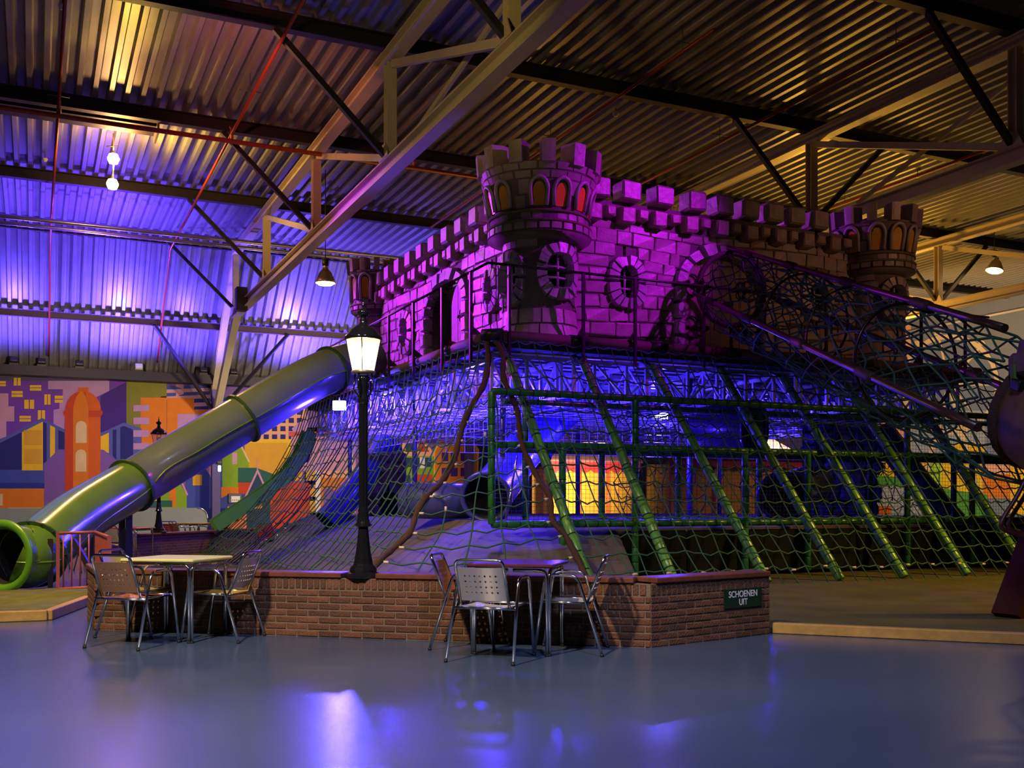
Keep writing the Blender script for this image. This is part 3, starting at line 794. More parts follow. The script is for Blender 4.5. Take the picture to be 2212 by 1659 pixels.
    MB().lathe([(r_sh, z_band-.10), (r_band+.03, z_band-.005), (r_band-.04, z_band+.02)], 40, c).build('corbel_ring', joint_m, T)
    # head: windows level then upper courses
    ha = lambda z: .105
    def skw(a, z, h):
        for wa in wins_head:
            d = (a-wa+math.pi) % (2*math.pi)-math.pi
            if abs(d) < .12/R_(z)+h*.75 and wz0-.05 < z < wz1+.1: return True
        return False
    zz = [z_band+band_h, lerp(wz0, wz1, .5), wz1+.06, lerp(wz1+.06, z_rim, .5), z_rim]
    for i in range(4):
        row(zz[i], zz[i+1], 26 if i < 2 else 20, .012, stone_m, 'stone', skw, .1*i)
    for wa in wins_head:
        wn = bpy.data.objects.new('window', None); wn.empty_display_size = .1; COL.objects.link(wn); wn.parent = T
        rm = R_((wz0+wz1)/2); S = Cyl(c, rm, wa); wn.location = S.P(0, wz0)-wloc(T)
        slope = (R_(wz1)-R_(wz0))/(wz1-wz0)
        off = lambda z: R_(z)-rm
        hw = .085; sp = wz1-.13
        pts = [(-hw, wz0), (hw, wz0)] + [(hw*1.12*math.cos(t), sp+.14*math.sin(t)) for t in [i*math.pi/7 for i in range(8)]]
        mbp = MB(); n = len(pts)
        mbp.add([S.P(x, z, off(z)+.012) for x, z in pts], [tuple(range(n))]); mbp.build('pane', amber_m, wn)
        fr = [(-hw-.035, wz0)] + [((hw+.05)*math.cos(t), sp+.02+.19*math.sin(t)) for t in [math.pi-i*math.pi/9 for i in range(10)]] + [(hw+.035, wz0)]
        MB().tube([S.P(x, z, off(z)+.03) for x, z in fr], .034, 6).build('arch_frame', frame_m, wn)
    da = 2*math.pi/n_mer
    me = curved_block(r_top+.0, r_top+.03, z_rim-.06, z_rim+mer_h, da*.52, .055, .2, bev=.03)
    o_ = len(me.v); mtop = MB()
    k = 4; me.add([me.v[k], me.v[k+1], me.v[k+2], me.v[k+3], me.v[2*k+k+3], me.v[2*k+k+2], me.v[2*k+k+1], me.v[2*k+k]], [(0, 7, 6, 1), (1, 6, 5, 2), (2, 5, 4, 3)])
    back = [V((p.x*.84, p.y*.84, p.z)) for p in me.v[:8]]
    me.add(list(me.v[:8])+back, [(0, 3, 11, 8), (4, 12, 15, 7), (0, 8, 12, 4), (3, 7, 15, 11), (8, 11, 15, 12)])
    mm = me.mesh('merlon', stone_m, V((0, 0, z_rim)))
    for k in range(n_mer):
        inst(mm, 'merlon', T, (c.x, c.y, z_rim), (0, random.uniform(-.02, .02), mer_off+k*da))
    for (wa, wz, ai, bi, ao, bo) in sh_wins:
        S = Cyl(c, r_sh, wa)
        castle_window(T, S, 0, wz, ai*r_sh, bi, ao*r_sh, bo, 15, .13)
    return T
TH0 = -math.pi/2 - (YAW + math.atan((1165-CX)/FPX))       # angle that faces the camera for the corner tower
def va(deg, px=1165): return -math.pi/2 - (YAW + math.atan((px-CX)/FPX)) + math.radians(deg)
def hz(y, z): return CAM_H + (HOR-y)/FPX*z
zc = 16.1; zs_ = 16.45
tower('tall castle corner tower with amber windows between the two walls', (XW, YW), .60, HP, hz(492, zc), .30, .83, .97, hz(348, zc), .34,
      [va(d) for d in (-68, -42, 0, 25, 53, 82, -100, 112)], hz(445, zc)+.04, hz(392, zc), va(8.5), [(va(31), hz(586, zs_), .33, .27, .60, .47), (va(-50), hz(605, zs_+.2), .30, .26, .52, .47)])
pr = atY(1890, 600, YW); zr = (pr-_C).dot(_F)-.72
tower('dim brown castle tower at the right end of the wall', (pr.x, YW), .55, HP, hz(577, zr), .28, .72, .80, hz(475, zr), .33,
      [va(d, 1890) for d in (-62, -34, 3, 33, 62, 90, -92)], hz(540, zr)+.02, hz(493, zr), va(-4, 1890), [(va(40, 1890), hz(642, zr), .30, .24, .55, .42)])
plt = atX(812, 600, XW); zl = (plt-_C).dot(_F)-.58
tower('small far castle tower at the left end behind the lantern', (XW, plt.y), .46, HP, hz(668, zl), .27, .58, .64, hz(582, zl), .30,
      [va(d, 812) for d in (-60, -25, 14, 55, -95)], hz(648, zl)+.02, hz(598, zl), va(2, 812), [])

# ------------------------------------------------------------------ platform
roll_m = mat('brown_padded_roll', (.10, .05, .035), .55, bump=.5, bscale=220)
mossturf = mat('dark_moss_turf', (.05, .055, .015), .95, bump=.8, bscale=120)
pf = thing('play_platform', 'raised castle platform with padded brown edge roll', 'platform', (XP, YP, HP))
MB().box(((XP+XE)/2, (YP+YE)/2, HP-.06), (XE-XP, YE-YP, .10)).build('deck', mossturf, pf)
MB().box(((XP+XE)/2, (YP+YE)/2, HP-.17), (XE-XP-.1, YE-YP-.1, .12)).build('underside', mat('dark_underdeck', (.03, .03, .04), .7), pf)
cl = MB().tube([(0, 0, -.16), (0, 0, .16)], .098, 12).mesh('clamp', iron_m, V((0, 0, 0)))
def edge_roll(a, b_, n):
    a, b_ = V(a), V(b_)
    for i in range(n):
        p, q = a.lerp(b_, (i+.012)/n), a.lerp(b_, (i+.988)/n)
        MB().tube([p, q], .088, 12).build('edge_roll', roll_m, pf)
        if i: m_ = a.lerp(b_, i/n); o = inst(cl, 'clamp', pf, m_); o.rotation_euler = (b_-a).to_track_quat('Z', 'Y').to_euler()
edge_roll((XP, YP, HP-.06), (XE, YP, HP-.06), 7)
edge_roll((XP, YP, HP-.06), (XP, YE, HP-.06), 7)
edge_roll((XE, YP, HP-.06), (XE, YE, HP-.06), 4)
o = inst(cl, 'clamp', pf, (XP, YP, HP-.06)); o.rotation_euler = V((1, -1, 0)).to_track_quat('Z', 'Y').to_euler()
rail_m = mat('dark_rail_paint', (.03, .016, .028), .35, .3)
def railing(label, pts, posts, top=4.90):
    t = thing('platform_railing', label, 'railing', (pts[0][0], pts[0][1], HP), 'platform railings')
    MB().tube([V((p[0], p[1], top)) for p in pts], .022, 8).build('top_rail', rail_m, t)
    for (x, y, dx, dy) in posts:
        MB().beam((x, y, HP-.42), (x, y, top-.01), .045, .045, up=(0, 1, 0)).build('post', rail_m, t)
        MB().prism([(0, 0), (.22, 0), (.0, .16)], (x, y, HP+.02), V((dx, dy, 0)), Z3, V((-dy, dx, 0)), .012).build('foot_bracket', rail_m, t)
yr = YP-.13
railing('dark rail along the front edge of the castle platform', [(XP-.13, yr), (12.0, yr)], [(atY(px, 650, yr).x, yr, 0, 1) for px in (1100, 1260, 1372, 1520)])
railing('dark rail on the platform right of the rope tunnel', [(13.1, yr), (XE+.1, yr)], [(atY(px, 700, yr).x, yr, 0, 1) for px in (1785, 1990, 2085)])
railing('dark rail along the left edge of the castle platform', [(XP-.13, yr), (XP-.13, 25.8)], [(XP-.13, atX(px, 700, XP-.13).y, 1, 0) for px in (1017, 955, 893, 840, 800)])
# ================================================================== nets, padded frame, rope tunnel
rope_g = mat('green_rope', (.038, .13, .07), .75, bump=.5, bscale=260)
rope_b = mat('brown_rope', (.075, .032, .022), .85, bump=.9, bscale=90)
clip_m = mat('pale_clip', (.75, .62, .48), .4)
pad_l = mat('light_green_vinyl', (.13, .36, .075), .28, var=.15, vscale=5)
pad_d = mat('dark_green_vinyl', (.025, .16, .045), .3, var=.25, vscale=8)
tie_m = mat('black_tie', (.01, .012, .01), .6)
blknet = mat('fine_black_net', (.012, .012, .02), .7)
def net_mesh(G, r=.011, sag=.05, rows=True, cols=True, n=4, skip=None):
    """ropes through a grid of knots G[i][j]; i runs along the rows"""
    mb = MB(); ni, nj = len(G), len(G[0])
    if cols:
        for i in range(ni): mb.tube(G[i], r, n)
    if rows:
        for j in range(nj):
            path = []
            for i in range(ni):
                path.append(G[i][j])
                if i < ni-1:
                    m_ = (G[i][j]+G[i+1][j])/2; path.append(m_ - Z3*sag*random.uniform(.3, 1.2))
            mb.tube(path, r, n)
    for i in range(0, ni):
        for j in range(0, nj):
            c = G[i][j]; q = r*1.9
            mb.add([c+V((q, 0, 0)), c-V((q, 0, 0)), c+V((0, q, 0)), c-V((0, q, 0)), c+V((0, 0, q)), c-V((0, 0, q))],
                   [(0, 2, 4), (2, 1, 4), (1, 3, 4), (3, 0, 4), (2, 0, 5), (1, 2, 5), (3, 1, 5), (0, 3, 5)])
    return mb
clip_me = MB().tube([(0, 0, -.035), (0, 0, .035)], .018, 6).mesh('clip', clip_m, V((0, 0, 0)))
def clip(parent, p, d):
    o = inst(clip_me, 'clip', parent, p); o.rotation_euler = V(d).to_track_quat('Z', 'Y').to_euler(); return o
TOPZ = HP-.14; YB = 11.80; HF = .06
# --- front net
def front_pt(s_, q):
    """s_ along the edge (x), q 0 at the platform edge .. 1 on the turf"""
    y = lerp(YP-.06, YB-.02, q); z = lerp(TOPZ, HF, q)
    return V((s_ + .28*q, y, z - .10*math.sin(math.pi*q)))
fn = thing('climbing_net', 'green climbing net sloping down the right front of the castle platform', 'net', (11, YB, HF), 'climbing nets')
NI, NJ = 38, 14
G = [[front_pt(lerp(XP+.12, XE+.2, i/NI), j/NJ) + V((random.uniform(-.03, .03), random.uniform(-.02, .02), random.uniform(-.03, .03)) if 0 < j < NJ else (0, 0, 0)) for j in range(NJ+1)] for i in range(NI+1)]
net_mesh(G, .0115, .045).build('netting', rope_g, fn)
for i in range(2, NI, 2): clip(fn, G[i][NJ-1]+V((.1, 0, -.03)), X3)
# --- left net
def left_pt(s_, q):
    x = lerp(XP-.06, 3.55, q**1.25 if q < 1 else 1); z = lerp(TOPZ, HF, q**.92)
    y = s_ + lerp(0, -2.1*(1-(s_-YP)/(YE-YP)) - .8*((s_-YP)/(YE-YP)), q)
    return V((x, y, z - .22*math.sin(math.pi*q)))
ln = thing('climbing_net', 'blue-lit green climbing net flaring down the left side of the platform', 'net', (4, 18, HF), 'climbing nets')
NI2 = 40
G2 = [[left_pt(lerp(YP+.05, YE-.1, i/NI2), j/NJ) + V((random.uniform(-.02, .02), random.uniform(-.03, .03), random.uniform(-.03, .03)) if 0 < j < NJ else (0, 0, 0)) for j in range(NJ+1)] for i in range(NI2+1)]
net_mesh(G2, .0115, .045).build('netting', rope_g, ln)
# --- border ropes meeting at the corner and the corner net between them
cn = thing('climbing_net', 'open corner net hung between two thick brown ropes', 'net', (5, 12, HF), 'climbing nets')
ra = [p.copy() for p in G2[0]]; rb = [p.copy() for p in G[0]]
ra = [p+V((.05*math.sin(k*1.3), .03*math.cos(k*2.1), .03*math.sin(k*1.7))) for k, p in enumerate(ra)]
rb = [p+V((-.08-.16*math.sin(math.pi*k/NJ)+.04*math.sin(k*1.7), .03*math.cos(k*1.1), .02*math.sin(k*2.3))) for k, p in enumerate(rb)]
def dense(P, m=4):
    out = []
    for i in range(len(P)-1):
        p0, p1, p2, p3 = P[max(i-1, 0)], P[i], P[i+1], P[min(i+2, len(P)-1)]
        for k in range(m):
            t = k/m; out.append(.5*((2*p1) + (p2-p0)*t + (2*p0-5*p1+4*p2-p3)*t*t + (3*p1-p0-3*p2+p3)*t**3))
    return out + [P[-1]]
def knobby(P, r): return [r*(1+.16*math.sin(i*1.9)+.10*math.sin(i*.77)) for i in range(len(P))]
for P in (ra, rb):
    D = dense(P, 5); MB().tube(D, knobby(D, .042), 8).build('border_rope', rope_b, cn)
    for q in (0, 1): MB().tube([V((XP+.02, YP+.02, HP-.06)), P[0]+V((0, 0, -.02)), P[1]], .03, 6).build('tie_rope', rope_b, cn) if q == 0 else None
CJ = list(range(3, NJ+1))
GC = []
for c_ in range(1, 5):
    q = c_/5
    GC.append([ra[j].lerp(rb[j], q) + V((-.15, -.55, -.05))*math.sin(math.pi*q)*(j/NJ) for j in CJ])
allg = [[ra[j] for j in CJ]] + GC + [[rb[j] for j in CJ]]
mb = MB()
for k, j in enumerate(CJ):
    nn = 2 if j < 6 else (3 if j < 9 else 5)
    P = [allg[i][k] for i in range(6)]
    path = []
    for i in range(5): path += [P[i], (P[i]+P[i+1])/2 - Z3*.05]
    mb.tube(path+[P[-1]], .0115, 4)
    clip(cn, P[0].lerp(P[1], .16)-Z3*.02, P[1]-P[0]); clip(cn, P[5].lerp(P[4], .16)-Z3*.02, P[5]-P[4])
starts = [6, 2, 0, 4]
for c_ in range(4): mb.tube(dense(GC[c_][starts[c_]:], 2), .0115, 4)
mb.build('netting', rope_g, cn)
for c_ in range(4): clip(cn, GC[c_][starts[c_]]+Z3*.02, Z3)

# --- sloping padded poles under the front net
pts = [((1100, 780), 6.95), ((1258, 778), None), ((1408, 790), None), ((1555, 797), None), ((1690, 815), None), ((1830, 832), None), ((1970, 846), None)]
bot = [(1288, 1300), (1468, 1282), (1665, 1271), (1820, 1259), (1955, 1249), (2090, 1243), (2215, 1228)]
names = ['padded green pole beside the brown corner rope', 'second padded green pole right of the brown corner rope', 'third padded green pole, its foot just past the brick wall end',
         'fourth padded green pole along the sloping net', 'fifth padded green pole along the sloping net', 'sixth padded green pole along the sloping net', 'last padded green pole at the right edge']
tie = MB().lathe([(.062, -.009), (.068, 0), (.062, .009)], 12).mesh('tie', tie_m, V((0, 0, 0)))
def padded(parent, a, b_, r, m, step, name='pad'):
    a, b_ = V(a), V(b_); L = (b_-a).length; n = max(1, round(L/step)); R_ = (b_-a).to_track_quat('Z', 'Y').to_euler()
    mb = MB(); path = []; rad = []
    for i in range(n):
        for q, k in ((.02, .90), (.08, 1.0), (.92, 1.0), (.98, .90)): path.append(a.lerp(b_, (i+q)/n)); rad.append(r*k)
    mb.tube(path, rad, 12); o = mb.build(name, m, parent)
    for i in range(1, n):
        t = inst(tie, 'tie', parent, a.lerp(b_, i/n), R_, (r/.062,)*2+(1,))
    return o
for (tp, _), bp_, l in zip(pts, bot, names):
    A = atY(tp[0], tp[1], 14.40); B = atY(bp_[0], bp_[1], YB+.22)
    if B.z < .07: B = B + (A-B)*((.07-B.z)/(A.z-B.z))
    t = thing('padded_pole', l, 'pole', B, 'sloping padded poles')
    A2 = A + (A-B)*.0
    padded(t, A2, B, .073, pad_l, .30)
    MB().tube([A, A+V((.02, .35, .12))], .03, 6).build('steel_core', iron_m, t)
# --- upright padded play frame behind the net
pfx = thing('padded_play_frame', 'dark green padded tube frame of the play levels under the platform', 'play frame', (12, 13.0, 0))
FY = 13.6
z1_, z2_, z3_ = .93, hz(964, 15.4), hz(853, 15.4)
x0f = atY(1062, 1000, FY).x; x1f = 18.5
for zz in (z1_, z2_, z3_):
    padded(pfx, (x0f, FY, zz), (x1f, FY, zz), .055, pad_d, .22, 'beam')
padded(pfx, (x0f, FY, z1_), (x0f, FY, z3_), .055, pad_d, .24, 'upright')
for k, px in enumerate((1135, 1215, 1300, 1372, 1465, 1610, 1640, 1745, 1880, 1960, 2060, 2100)):
    yy = FY + (0 if k % 2 else 1.25); x = atY(px, 1000, yy).x
    padded(pfx, (x, yy, .1), (x, yy, z2_ if k % 3 else z3_), .055, pad_d, .24, 'upright')
padded(pfx, (x0f+.75, FY+1.25, z2_), (x1f, FY+1.25, z2_), .05, pad_d, .3, 'beam')
padded(pfx, (x0f+.75, FY+1.25, z3_), (x1f, FY+1.25, z3_), .05, pad_d, .3, 'beam')
# fine black safety netting on the frame
def fine_net(parent, o, ax, ay, nx, ny, r=.003, m=blknet, name='safety_net'):
    mb = MB(); o, ax, ay = V(o), V(ax), V(ay)
    for i in range(nx+1): mb.tube([o+ax*(i/nx), o+ax*(i/nx)+ay], r, 3, cap=False)
    for j in range(ny+1): mb.tube([o+ay*(j/ny), o+ay*(j/ny)+ax], r, 3, cap=False)
    return tag(mb.build(name, m, parent), kind='stuff')
fine_net(pfx, (x0f, FY+.1, z1_), X3*(x1f-x0f), Z3*(z3_-z1_), 170, 30)
# inner loose nets with sag
inn = thing('inner_cargo_net', 'sagging dark cargo nets between the green uprights', 'net', (11, 14.2, 1))
for (xa, xb, za, zb) in ((8.6, 10.6, 1.0, 1.95), (11.0, 13.2, 1.0, 1.95), (13.4, 15.6, 1.0, 2.0), (8.6, 11.0, 2.1, 2.7)):
    Gn = [[V((lerp(xa, xb, i/9)+random.uniform(-.05, .05), 14.3+random.uniform(-.15, .15), lerp(za, zb, j/5)+random.uniform(-.06, .06))) for j in range(6)] for i in range(10)]
    net_mesh(Gn, .009, .09).build('netting', rope_g, inn)

# ------------------------------------------------------------------ carpeted floor of the play levels
carp = mat('carpeted_play_floor', (.13, .115, .13), .95, var=.2, vscale=3, bump=.6, bscale=150)
cm = MB()
prof = [(12.9, .10), (13.5, .55), (14.1, .90), (14.6, .97), (25.5, .97)]
xs = [5.9, 6.8, 8.2, 17.8]
lo = [V((5.0, 12.6, .06)), V((5.9, 13.4, .55)), V((6.4, 14.2, .93)), V((6.6, 14.8, .97)), V((6.6, 25.5, .97)), V((4.4, 25.5, .06))]
cm.add([(5.0, 12.7, .06), (8.1, 12.9, .06), (17.8, 13.6, .06), (6.0, 13.9, .80), (8.3, 13.9, .84), (17.8, 13.9, .84), (6.3, 14.6, .97), (8.3, 14.4, .97), (17.8, 14.4, .97),
        (6.3, 25.5, .97), (17.8, 25.5, .97), (4.2, 15.5, .06), (4.2, 25.5, .06), (8.5, 13.8, .06), (17.8, 13.8, .06)],
       [(0, 1, 4, 3), (3, 4, 7, 6), (4, 5, 8, 7), (1, 13, 4), (13, 14, 5, 4), (6, 7, 8, 10, 9), (0, 3, 11), (3, 6, 11), (6, 9, 12, 11)])
tag(cm.build('carpet_mound', carp), 'blue-lit carpeted mound and floor inside the nets', 'play floor')
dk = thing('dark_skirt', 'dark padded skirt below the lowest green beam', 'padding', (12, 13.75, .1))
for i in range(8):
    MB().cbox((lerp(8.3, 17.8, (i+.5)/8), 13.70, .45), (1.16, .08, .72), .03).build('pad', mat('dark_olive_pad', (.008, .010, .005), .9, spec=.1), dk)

# ------------------------------------------------------------------ steel lattice under the platform
zinc = mat('zinc_lattice', (.60, .60, .66), .35, .35)
lat = thing('platform_space_frame', 'blue-lit steel lattice carrying the castle platform', 'steel frame', (11, 19, 3))
LZ0, LZ1 = 3.02, HP-.28
def girder(a, b_, pitch, name='girder'):
    a, b_ = V(a), V(b_); mb = MB(); L = (b_-a).length; n = int(L/pitch)
    mb.beam(a+Z3*LZ0, b_+Z3*LZ0, .05, .05); mb.beam(a+Z3*LZ1, b_+Z3*LZ1, .06, .07)
    for i in range(n+1):
        p = a.lerp(b_, i/n)
        mb.beam(p+Z3*LZ0, p+Z3*LZ1, .05, .05, up=(1, 0, 0))
        if i < n:
            q = a.lerp(b_, (i+1)/n)
            if i % 2: p, q = q, p
            mb.beam(p+Z3*LZ0, q+Z3*LZ1, .03, .036)
    return mb.build(name, zinc, lat)
for y in (15.0, 16.6, 18.2, 19.8, 21.4, 23.0, 24.6, 26.0): girder((XP+.25, y, 0), (XE-.2, y, 0), .62)
for x in (6.8, 8.0, 9.4, 11.0, 12.6, 14.2, 15.8, 16.7): girder((x, 14.75, 0), (x, 26.2, 0), .60)
mb = MB()
for i in range(26): y = lerp(14.8, 26.2, i/25); mb.tube([(XP+.2, y, HP-.25), (XE-.2, y, HP-.25)], .022, 4)
mb.build('joist', zinc, lat)
for (x, y) in ((7.3, 16.0), (7.3, 20.5), (7.3, 25.4), (11.5, 16.5), (11.5, 21), (15.9, 16.5), (15.9, 21.5), (11.5, 25.6), (15.9, 25.6)):
    MB().tube([(x, y, .97), (x, y, HP-.2)], .055, 10).build('stanchion', mat('blue_steel_post', (.10, .10, .30), .3, .5), lat)
fine_net(lat, (XP+.3, 14.9, 2.86), X3*10, Y3*11.2, 22, 26, .012, zinc, 'floor_mesh')
fine_net(lat, (XP+.35, 15.2, 2.45), Y3*11, Z3*.9, 60, 6, .006, zinc, 'side_mesh')
fine_net(lat, (XP+.6, 17.9, 2.2), X3*9.6, Z3*.75, 50, 5, .006, zinc, 'side_mesh')
# blue flood lights inside
def flood(px, py, z, l, e, aim):
    p = atz(px, py, z); t = thing('blue_floodlight', l, 'lamp', p, 'blue floodlights')
    tgt = (V((0, 0, CAM_H))-p).normalized() if aim is None else V(aim)
    q = tgt.to_track_quat('-Y', 'Z').to_matrix()
    MB().cbox(p - tgt*.08, (.32, .14, .24), .02, q).build('housing', lampm, t)
    b = MB().cbox(p, (.28, .02, .20), .006, q); b.build('lens', emit_mat('blue_flood_glow', (.30, .25, 1.0), 120), t)
    MB().beam(p-tgt*.1, V((p.x, p.y, HP-.3)) if p.z < HP else p+V((0, 0, .3)), .03, .03).build('bracket', lampm, t)
    lamp('SPOT', 'blue_flood_beam', p+tgt*.10, e, (.06, .03, 1.0), .1, p+tgt*3, 165, .4)
flood(733, 876, 22.6, 'dazzling blue floodlight beside the lantern post', 420, None)
flood(1428, 896, 21.5, 'blue floodlight glaring through the net right of centre', 350, None)
for (x, y, z, e) in ((7.4, 17.4, 3.3, 240), (7.3, 22.3, 3.3, 380), (15.9, 19.5, 3.3, 280), (8.4, 16.0, 2.2, 240), (11.0, 16.5, 1.9, 90)):
    lamp('POINT', 'blue_inner_fill', (x, y, z), e*1.1, (.05, .022, 1.0), .12)  # unseen fill lights added to brighten the lattice and carpet

# ------------------------------------------------------------------ rope tunnel bridge to the pod
tb = thing('rope_tunnel_bridge', 'brown-railed rope tunnel with hoops sloping from castle door to pod', 'rope bridge', camxy(4.2, 13.5, 2))
Q1 = camxy(3.78, 17.66, 4.93); Q2 = camxy(4.72, 10.0, 2.26)
ax_ = (Q2-Q1).normalized(); side = ax_.cross(Z3).normalized(); upv = side.cross(ax_)
HR = .66
def hoop_pt(t, a, r=HR): return Q1.lerp(Q2, t) + side*(math.cos(a)*r*.93) + Z3*(math.sin(a)*r)
hoop1 = mat('rope_wrapped_hoop', (.06, .028, .035), .7, bump=.6, bscale=80)
hoop2 = mat('dark_steel_hoop', (.05, .025, .025), .25, .6)
for t, rr, m_ in ((0.0, .05, hoop1), (.413, .018, hoop2), (.774, .02, hoop2), (.60, .012, hoop2)):
    MB().tube([hoop_pt(t, 2*math.pi*i/40, HR*(.95 if t == 0 else 1.0)) for i in range(40)], rr, 8, True).build('hoop', m_, tb)
bamboo = mat('dark_brown_rail', (.06, .024, .018), .3, var=.2, vscale=5)
for a, t0, t1 in ((math.pi/2, -.02, 1.02), (math.pi+.12, -.0, 1.16), (-.12, .0, 1.10)):
    off = 0.05
    P = [hoop_pt(lerp(t0, t1, i/12), a, HR+off) for i in range(13)]
    MB().tube(P, .042, 10).build('rail', bamboo, tb)
    for tt in (.12, .34, .58, .82):
        MB().tube([hoop_pt(tt-.025, a, HR+off), hoop_pt(tt-.015, a, HR+off), hoop_pt(tt+.015, a, HR+off), hoop_pt(tt+.025, a, HR+off)], [.05, .06, .06, .05], 10).build('sleeve', mat('sleeve_brown', (.055, .025, .022), .6), tb)
NR, NT = 26, 14
mb = MB()
def tn(i, k):
    a = math.pi/2 + 2*math.pi*k/NT + (.5*2*math.pi/NT if i % 2 else 0); t = 1.06*i/NR
    lobes = abs(math.sin((a-math.pi/2)*1.5))       # sags inwards between the three rails
    r = HR*(1.02 - .30*lobes*(math.sin(a) > -.2) + (.10*lobes if math.sin(a) <= -.2 else 0)) + .05*math.sin(i*2.1+k)
    return hoop_pt(t, a, r)
for i in range(NR):
    for k in range(NT):
        mb.tube([tn(i, k), tn(i+1, k)], .0125, 4, cap=False)
        mb.tube([tn(i, k), tn(i+1, (k-1) % NT if i % 2 == 0 else (k+1) % NT)], .0125, 4, cap=False)
mb.build('netting', rope_g, tb)
mb = MB()
GE = [[hoop_pt(0, 0, 0) + side*(x*HR*.9) + Z3*(z*HR*.9) for z in [(-1+2*j/6)*math.sqrt(max(.02, 1-x*x)) for j in range(7)]] for x in [-.85+1.7*i/6 for i in range(7)]]
net_mesh(GE, .008, .03).build('end_net', rope_g, tb)
MB().tube([hoop_pt(0, -math.pi/2), hoop_pt(0, -math.pi/2)-Z3*(hoop_pt(0, -math.pi/2).z-HP)], .03, 8).build('foot_post', hoop2, tb)
g = [SF.P(0, 0)]
# ------------------------------------------------------------------ pod at the right edge
pod_m = mat('brown_pod_shell', (.16, .075, .045), .6, var=.25, vscale=3, bump=.25, bscale=30)
cap_p = mat('purple_moulded_cap', (.13, .05, .09), .55, var=.3, vscale=4, bump=.4, bscale=12)
pd = thing('treehouse_pod', 'dark brown round climbing pod on a slanting leg at the right edge', 'climbing pod', camxy(5.4, 9.6, 0))
PC = atz(2254, 893, 9.7)
rotp = Matrix((side, ax_.cross(side)*-1, ax_)).transposed()
MB().lathe([(.42, 0), (.52, .06), (.57, .5), (.57, 1.0), (.48, 1.3), (0, 1.42)], 32, PC, rot=rotp).build('barrel', pod_m, pd)
MB().lathe([(0, .12), (.45, .10)], 32, PC, rot=rotp).build('mouth_shade', void_m, pd)  # black disc, painted shade in the barrel mouth
circ = [PC + rotp @ V((.50*math.cos(2*math.pi*i/48), .50*math.sin(2*math.pi*i/48), .02)) for i in range(48)]
for i in range(48): pass
mb = MB(); mb.tube(circ, [.060*(1.0+.12*(i % 2)) for i in range(48)], 8, True); mb.build('rope_ring', rope_b, pd)
for a in (.6, 2.5, 3.9): 
    c = PC + rotp @ V((.57*math.cos(a), .57*math.sin(a), .25)); MB().cbox(c, (.1, .1, .14), .01, rotp).build('hinge_plate', iron_m, pd)
hc = PC + ax_*.40 + Z3*.42
MB().lathe([(.44, .0), (.48, .05), (.45, .22), (.42, .36), (.32, .42), (0, .44)], 9, hc, smooth=False).build('hat', cap_p, pd)
for k in range(9):
    a = 2*math.pi*k/9+.2; c = hc + V((.45*math.cos(a), .45*math.sin(a), .13))
    MB().cbox(c, (.26, .10, .22), .035, rz(a+math.pi/2)).build('moulded_block', cap_p, pd)
    if k % 2: MB().cbox(hc + V((.48*math.cos(a+.3), .48*math.sin(a+.3), .04)), (.11, .05, .18), .03, rz(a+.3+math.pi/2)).build('moss_drip', mat('green_moss_paint', (.08, .16, .03), .6), pd)
legm = mat('dark_red_leg', (.055, .012, .010), .4)
fa = atH(2178, 1333, .06)
MB().beam(fa, fa + camxy(.95, .5, 1.9), .30, .16).build('leg', legm, pd)
fb_ = fa + camxy(1.9, .3, 0); MB().beam(fb_, fb_ + camxy(-.6, .2, 1.9), .26, .16).build('leg', legm, pd)
l0 = atz(2230, 1000, 9.4)
for q in (0, .10):
    P = [atz(2228, 1010, 9.4+q), atz(2195, 1075, 9.35+q), atz(2166, 1122, 9.3+q), atz(2170, 1145, 9.3+q), atz(2240, 1168, 9.3+q)]
    MB().tube(dense([p+V((q, 0, 0)) for p in P], 4), .02, 8).build('ladder_rail', legm, pd)
# ================================================================== tube slide
slide_g = mat('green_slide_plastic', (.12, .26, .03), .22, var=.12, vscale=2, coat=.3)
slide_m = mat('blue_lit_green_plastic', (.13, .18, .15), .22, var=.15, vscale=1.5, coat=.3)  # the green plastic again, with blue light tinted into its colour
rim_m = mat('lime_slide_rim', (.10, .30, .02), .35)
rib_m = mat('dark_green_flange', (.03, .08, .02), .4)
C_ = [atz(8, 1203, 13.82), atz(38, 1202, 14.06), atz(71, 1197, 14.32), atz(165, 1120, 16.0), atz(283, 1049, 17.6), atz(400, 978, 18.2), atz(525, 904, 18.8), atz(640, 836, 19.5), atz(715, 800, 20.0), atz(800, 776, 21.0)]
sl_ = thing('tube_slide', 'long green tube slide descending from the castle to the left', 'slide', (C_[0].x, C_[0].y, .08))
RS = .43
def spl(P, m=6): return dense(P, m)
def sec(i0, i1, name, m, r=RS):
    D = spl(C_, 6)[i0*6:i1*6+1]
    MB().tube(D, r, 28, cap=False).build(name, m, sl_)
    return D
s1 = sec(0, 2, 'exit_section', slide_g); s2 = sec(2, 4, 'tube_section', slide_g); s3 = sec(4, 6, 'tube_section', slide_m); s4 = sec(6, 9, 'tube_section', slide_m)
def flange(p, d, r, wd, m, name='flange'):
    R_ = V(d).to_track_quat('Z', 'Y').to_matrix()
    MB().lathe([(RS-.01, -wd), (r, -wd), (r, wd), (RS-.01, wd), (RS-.01, -wd)], 32, p, rot=R_, smooth=False).build(name, m, sl_)
    return R_
flange(C_[2], C_[3]-C_[1], RS+.055, .02, rib_m); flange(C_[4], C_[5]-C_[3], RS+.055, .022, rib_m); flange(C_[6], C_[7]-C_[5], RS+.055, .022, rib_m); flange(C_[8], C_[9]-C_[7], RS+.05, .02, rib_m)
d0 = (C_[0]-C_[1]).normalized(); R0 = d0.to_track_quat('Z', 'Y').to_matrix()
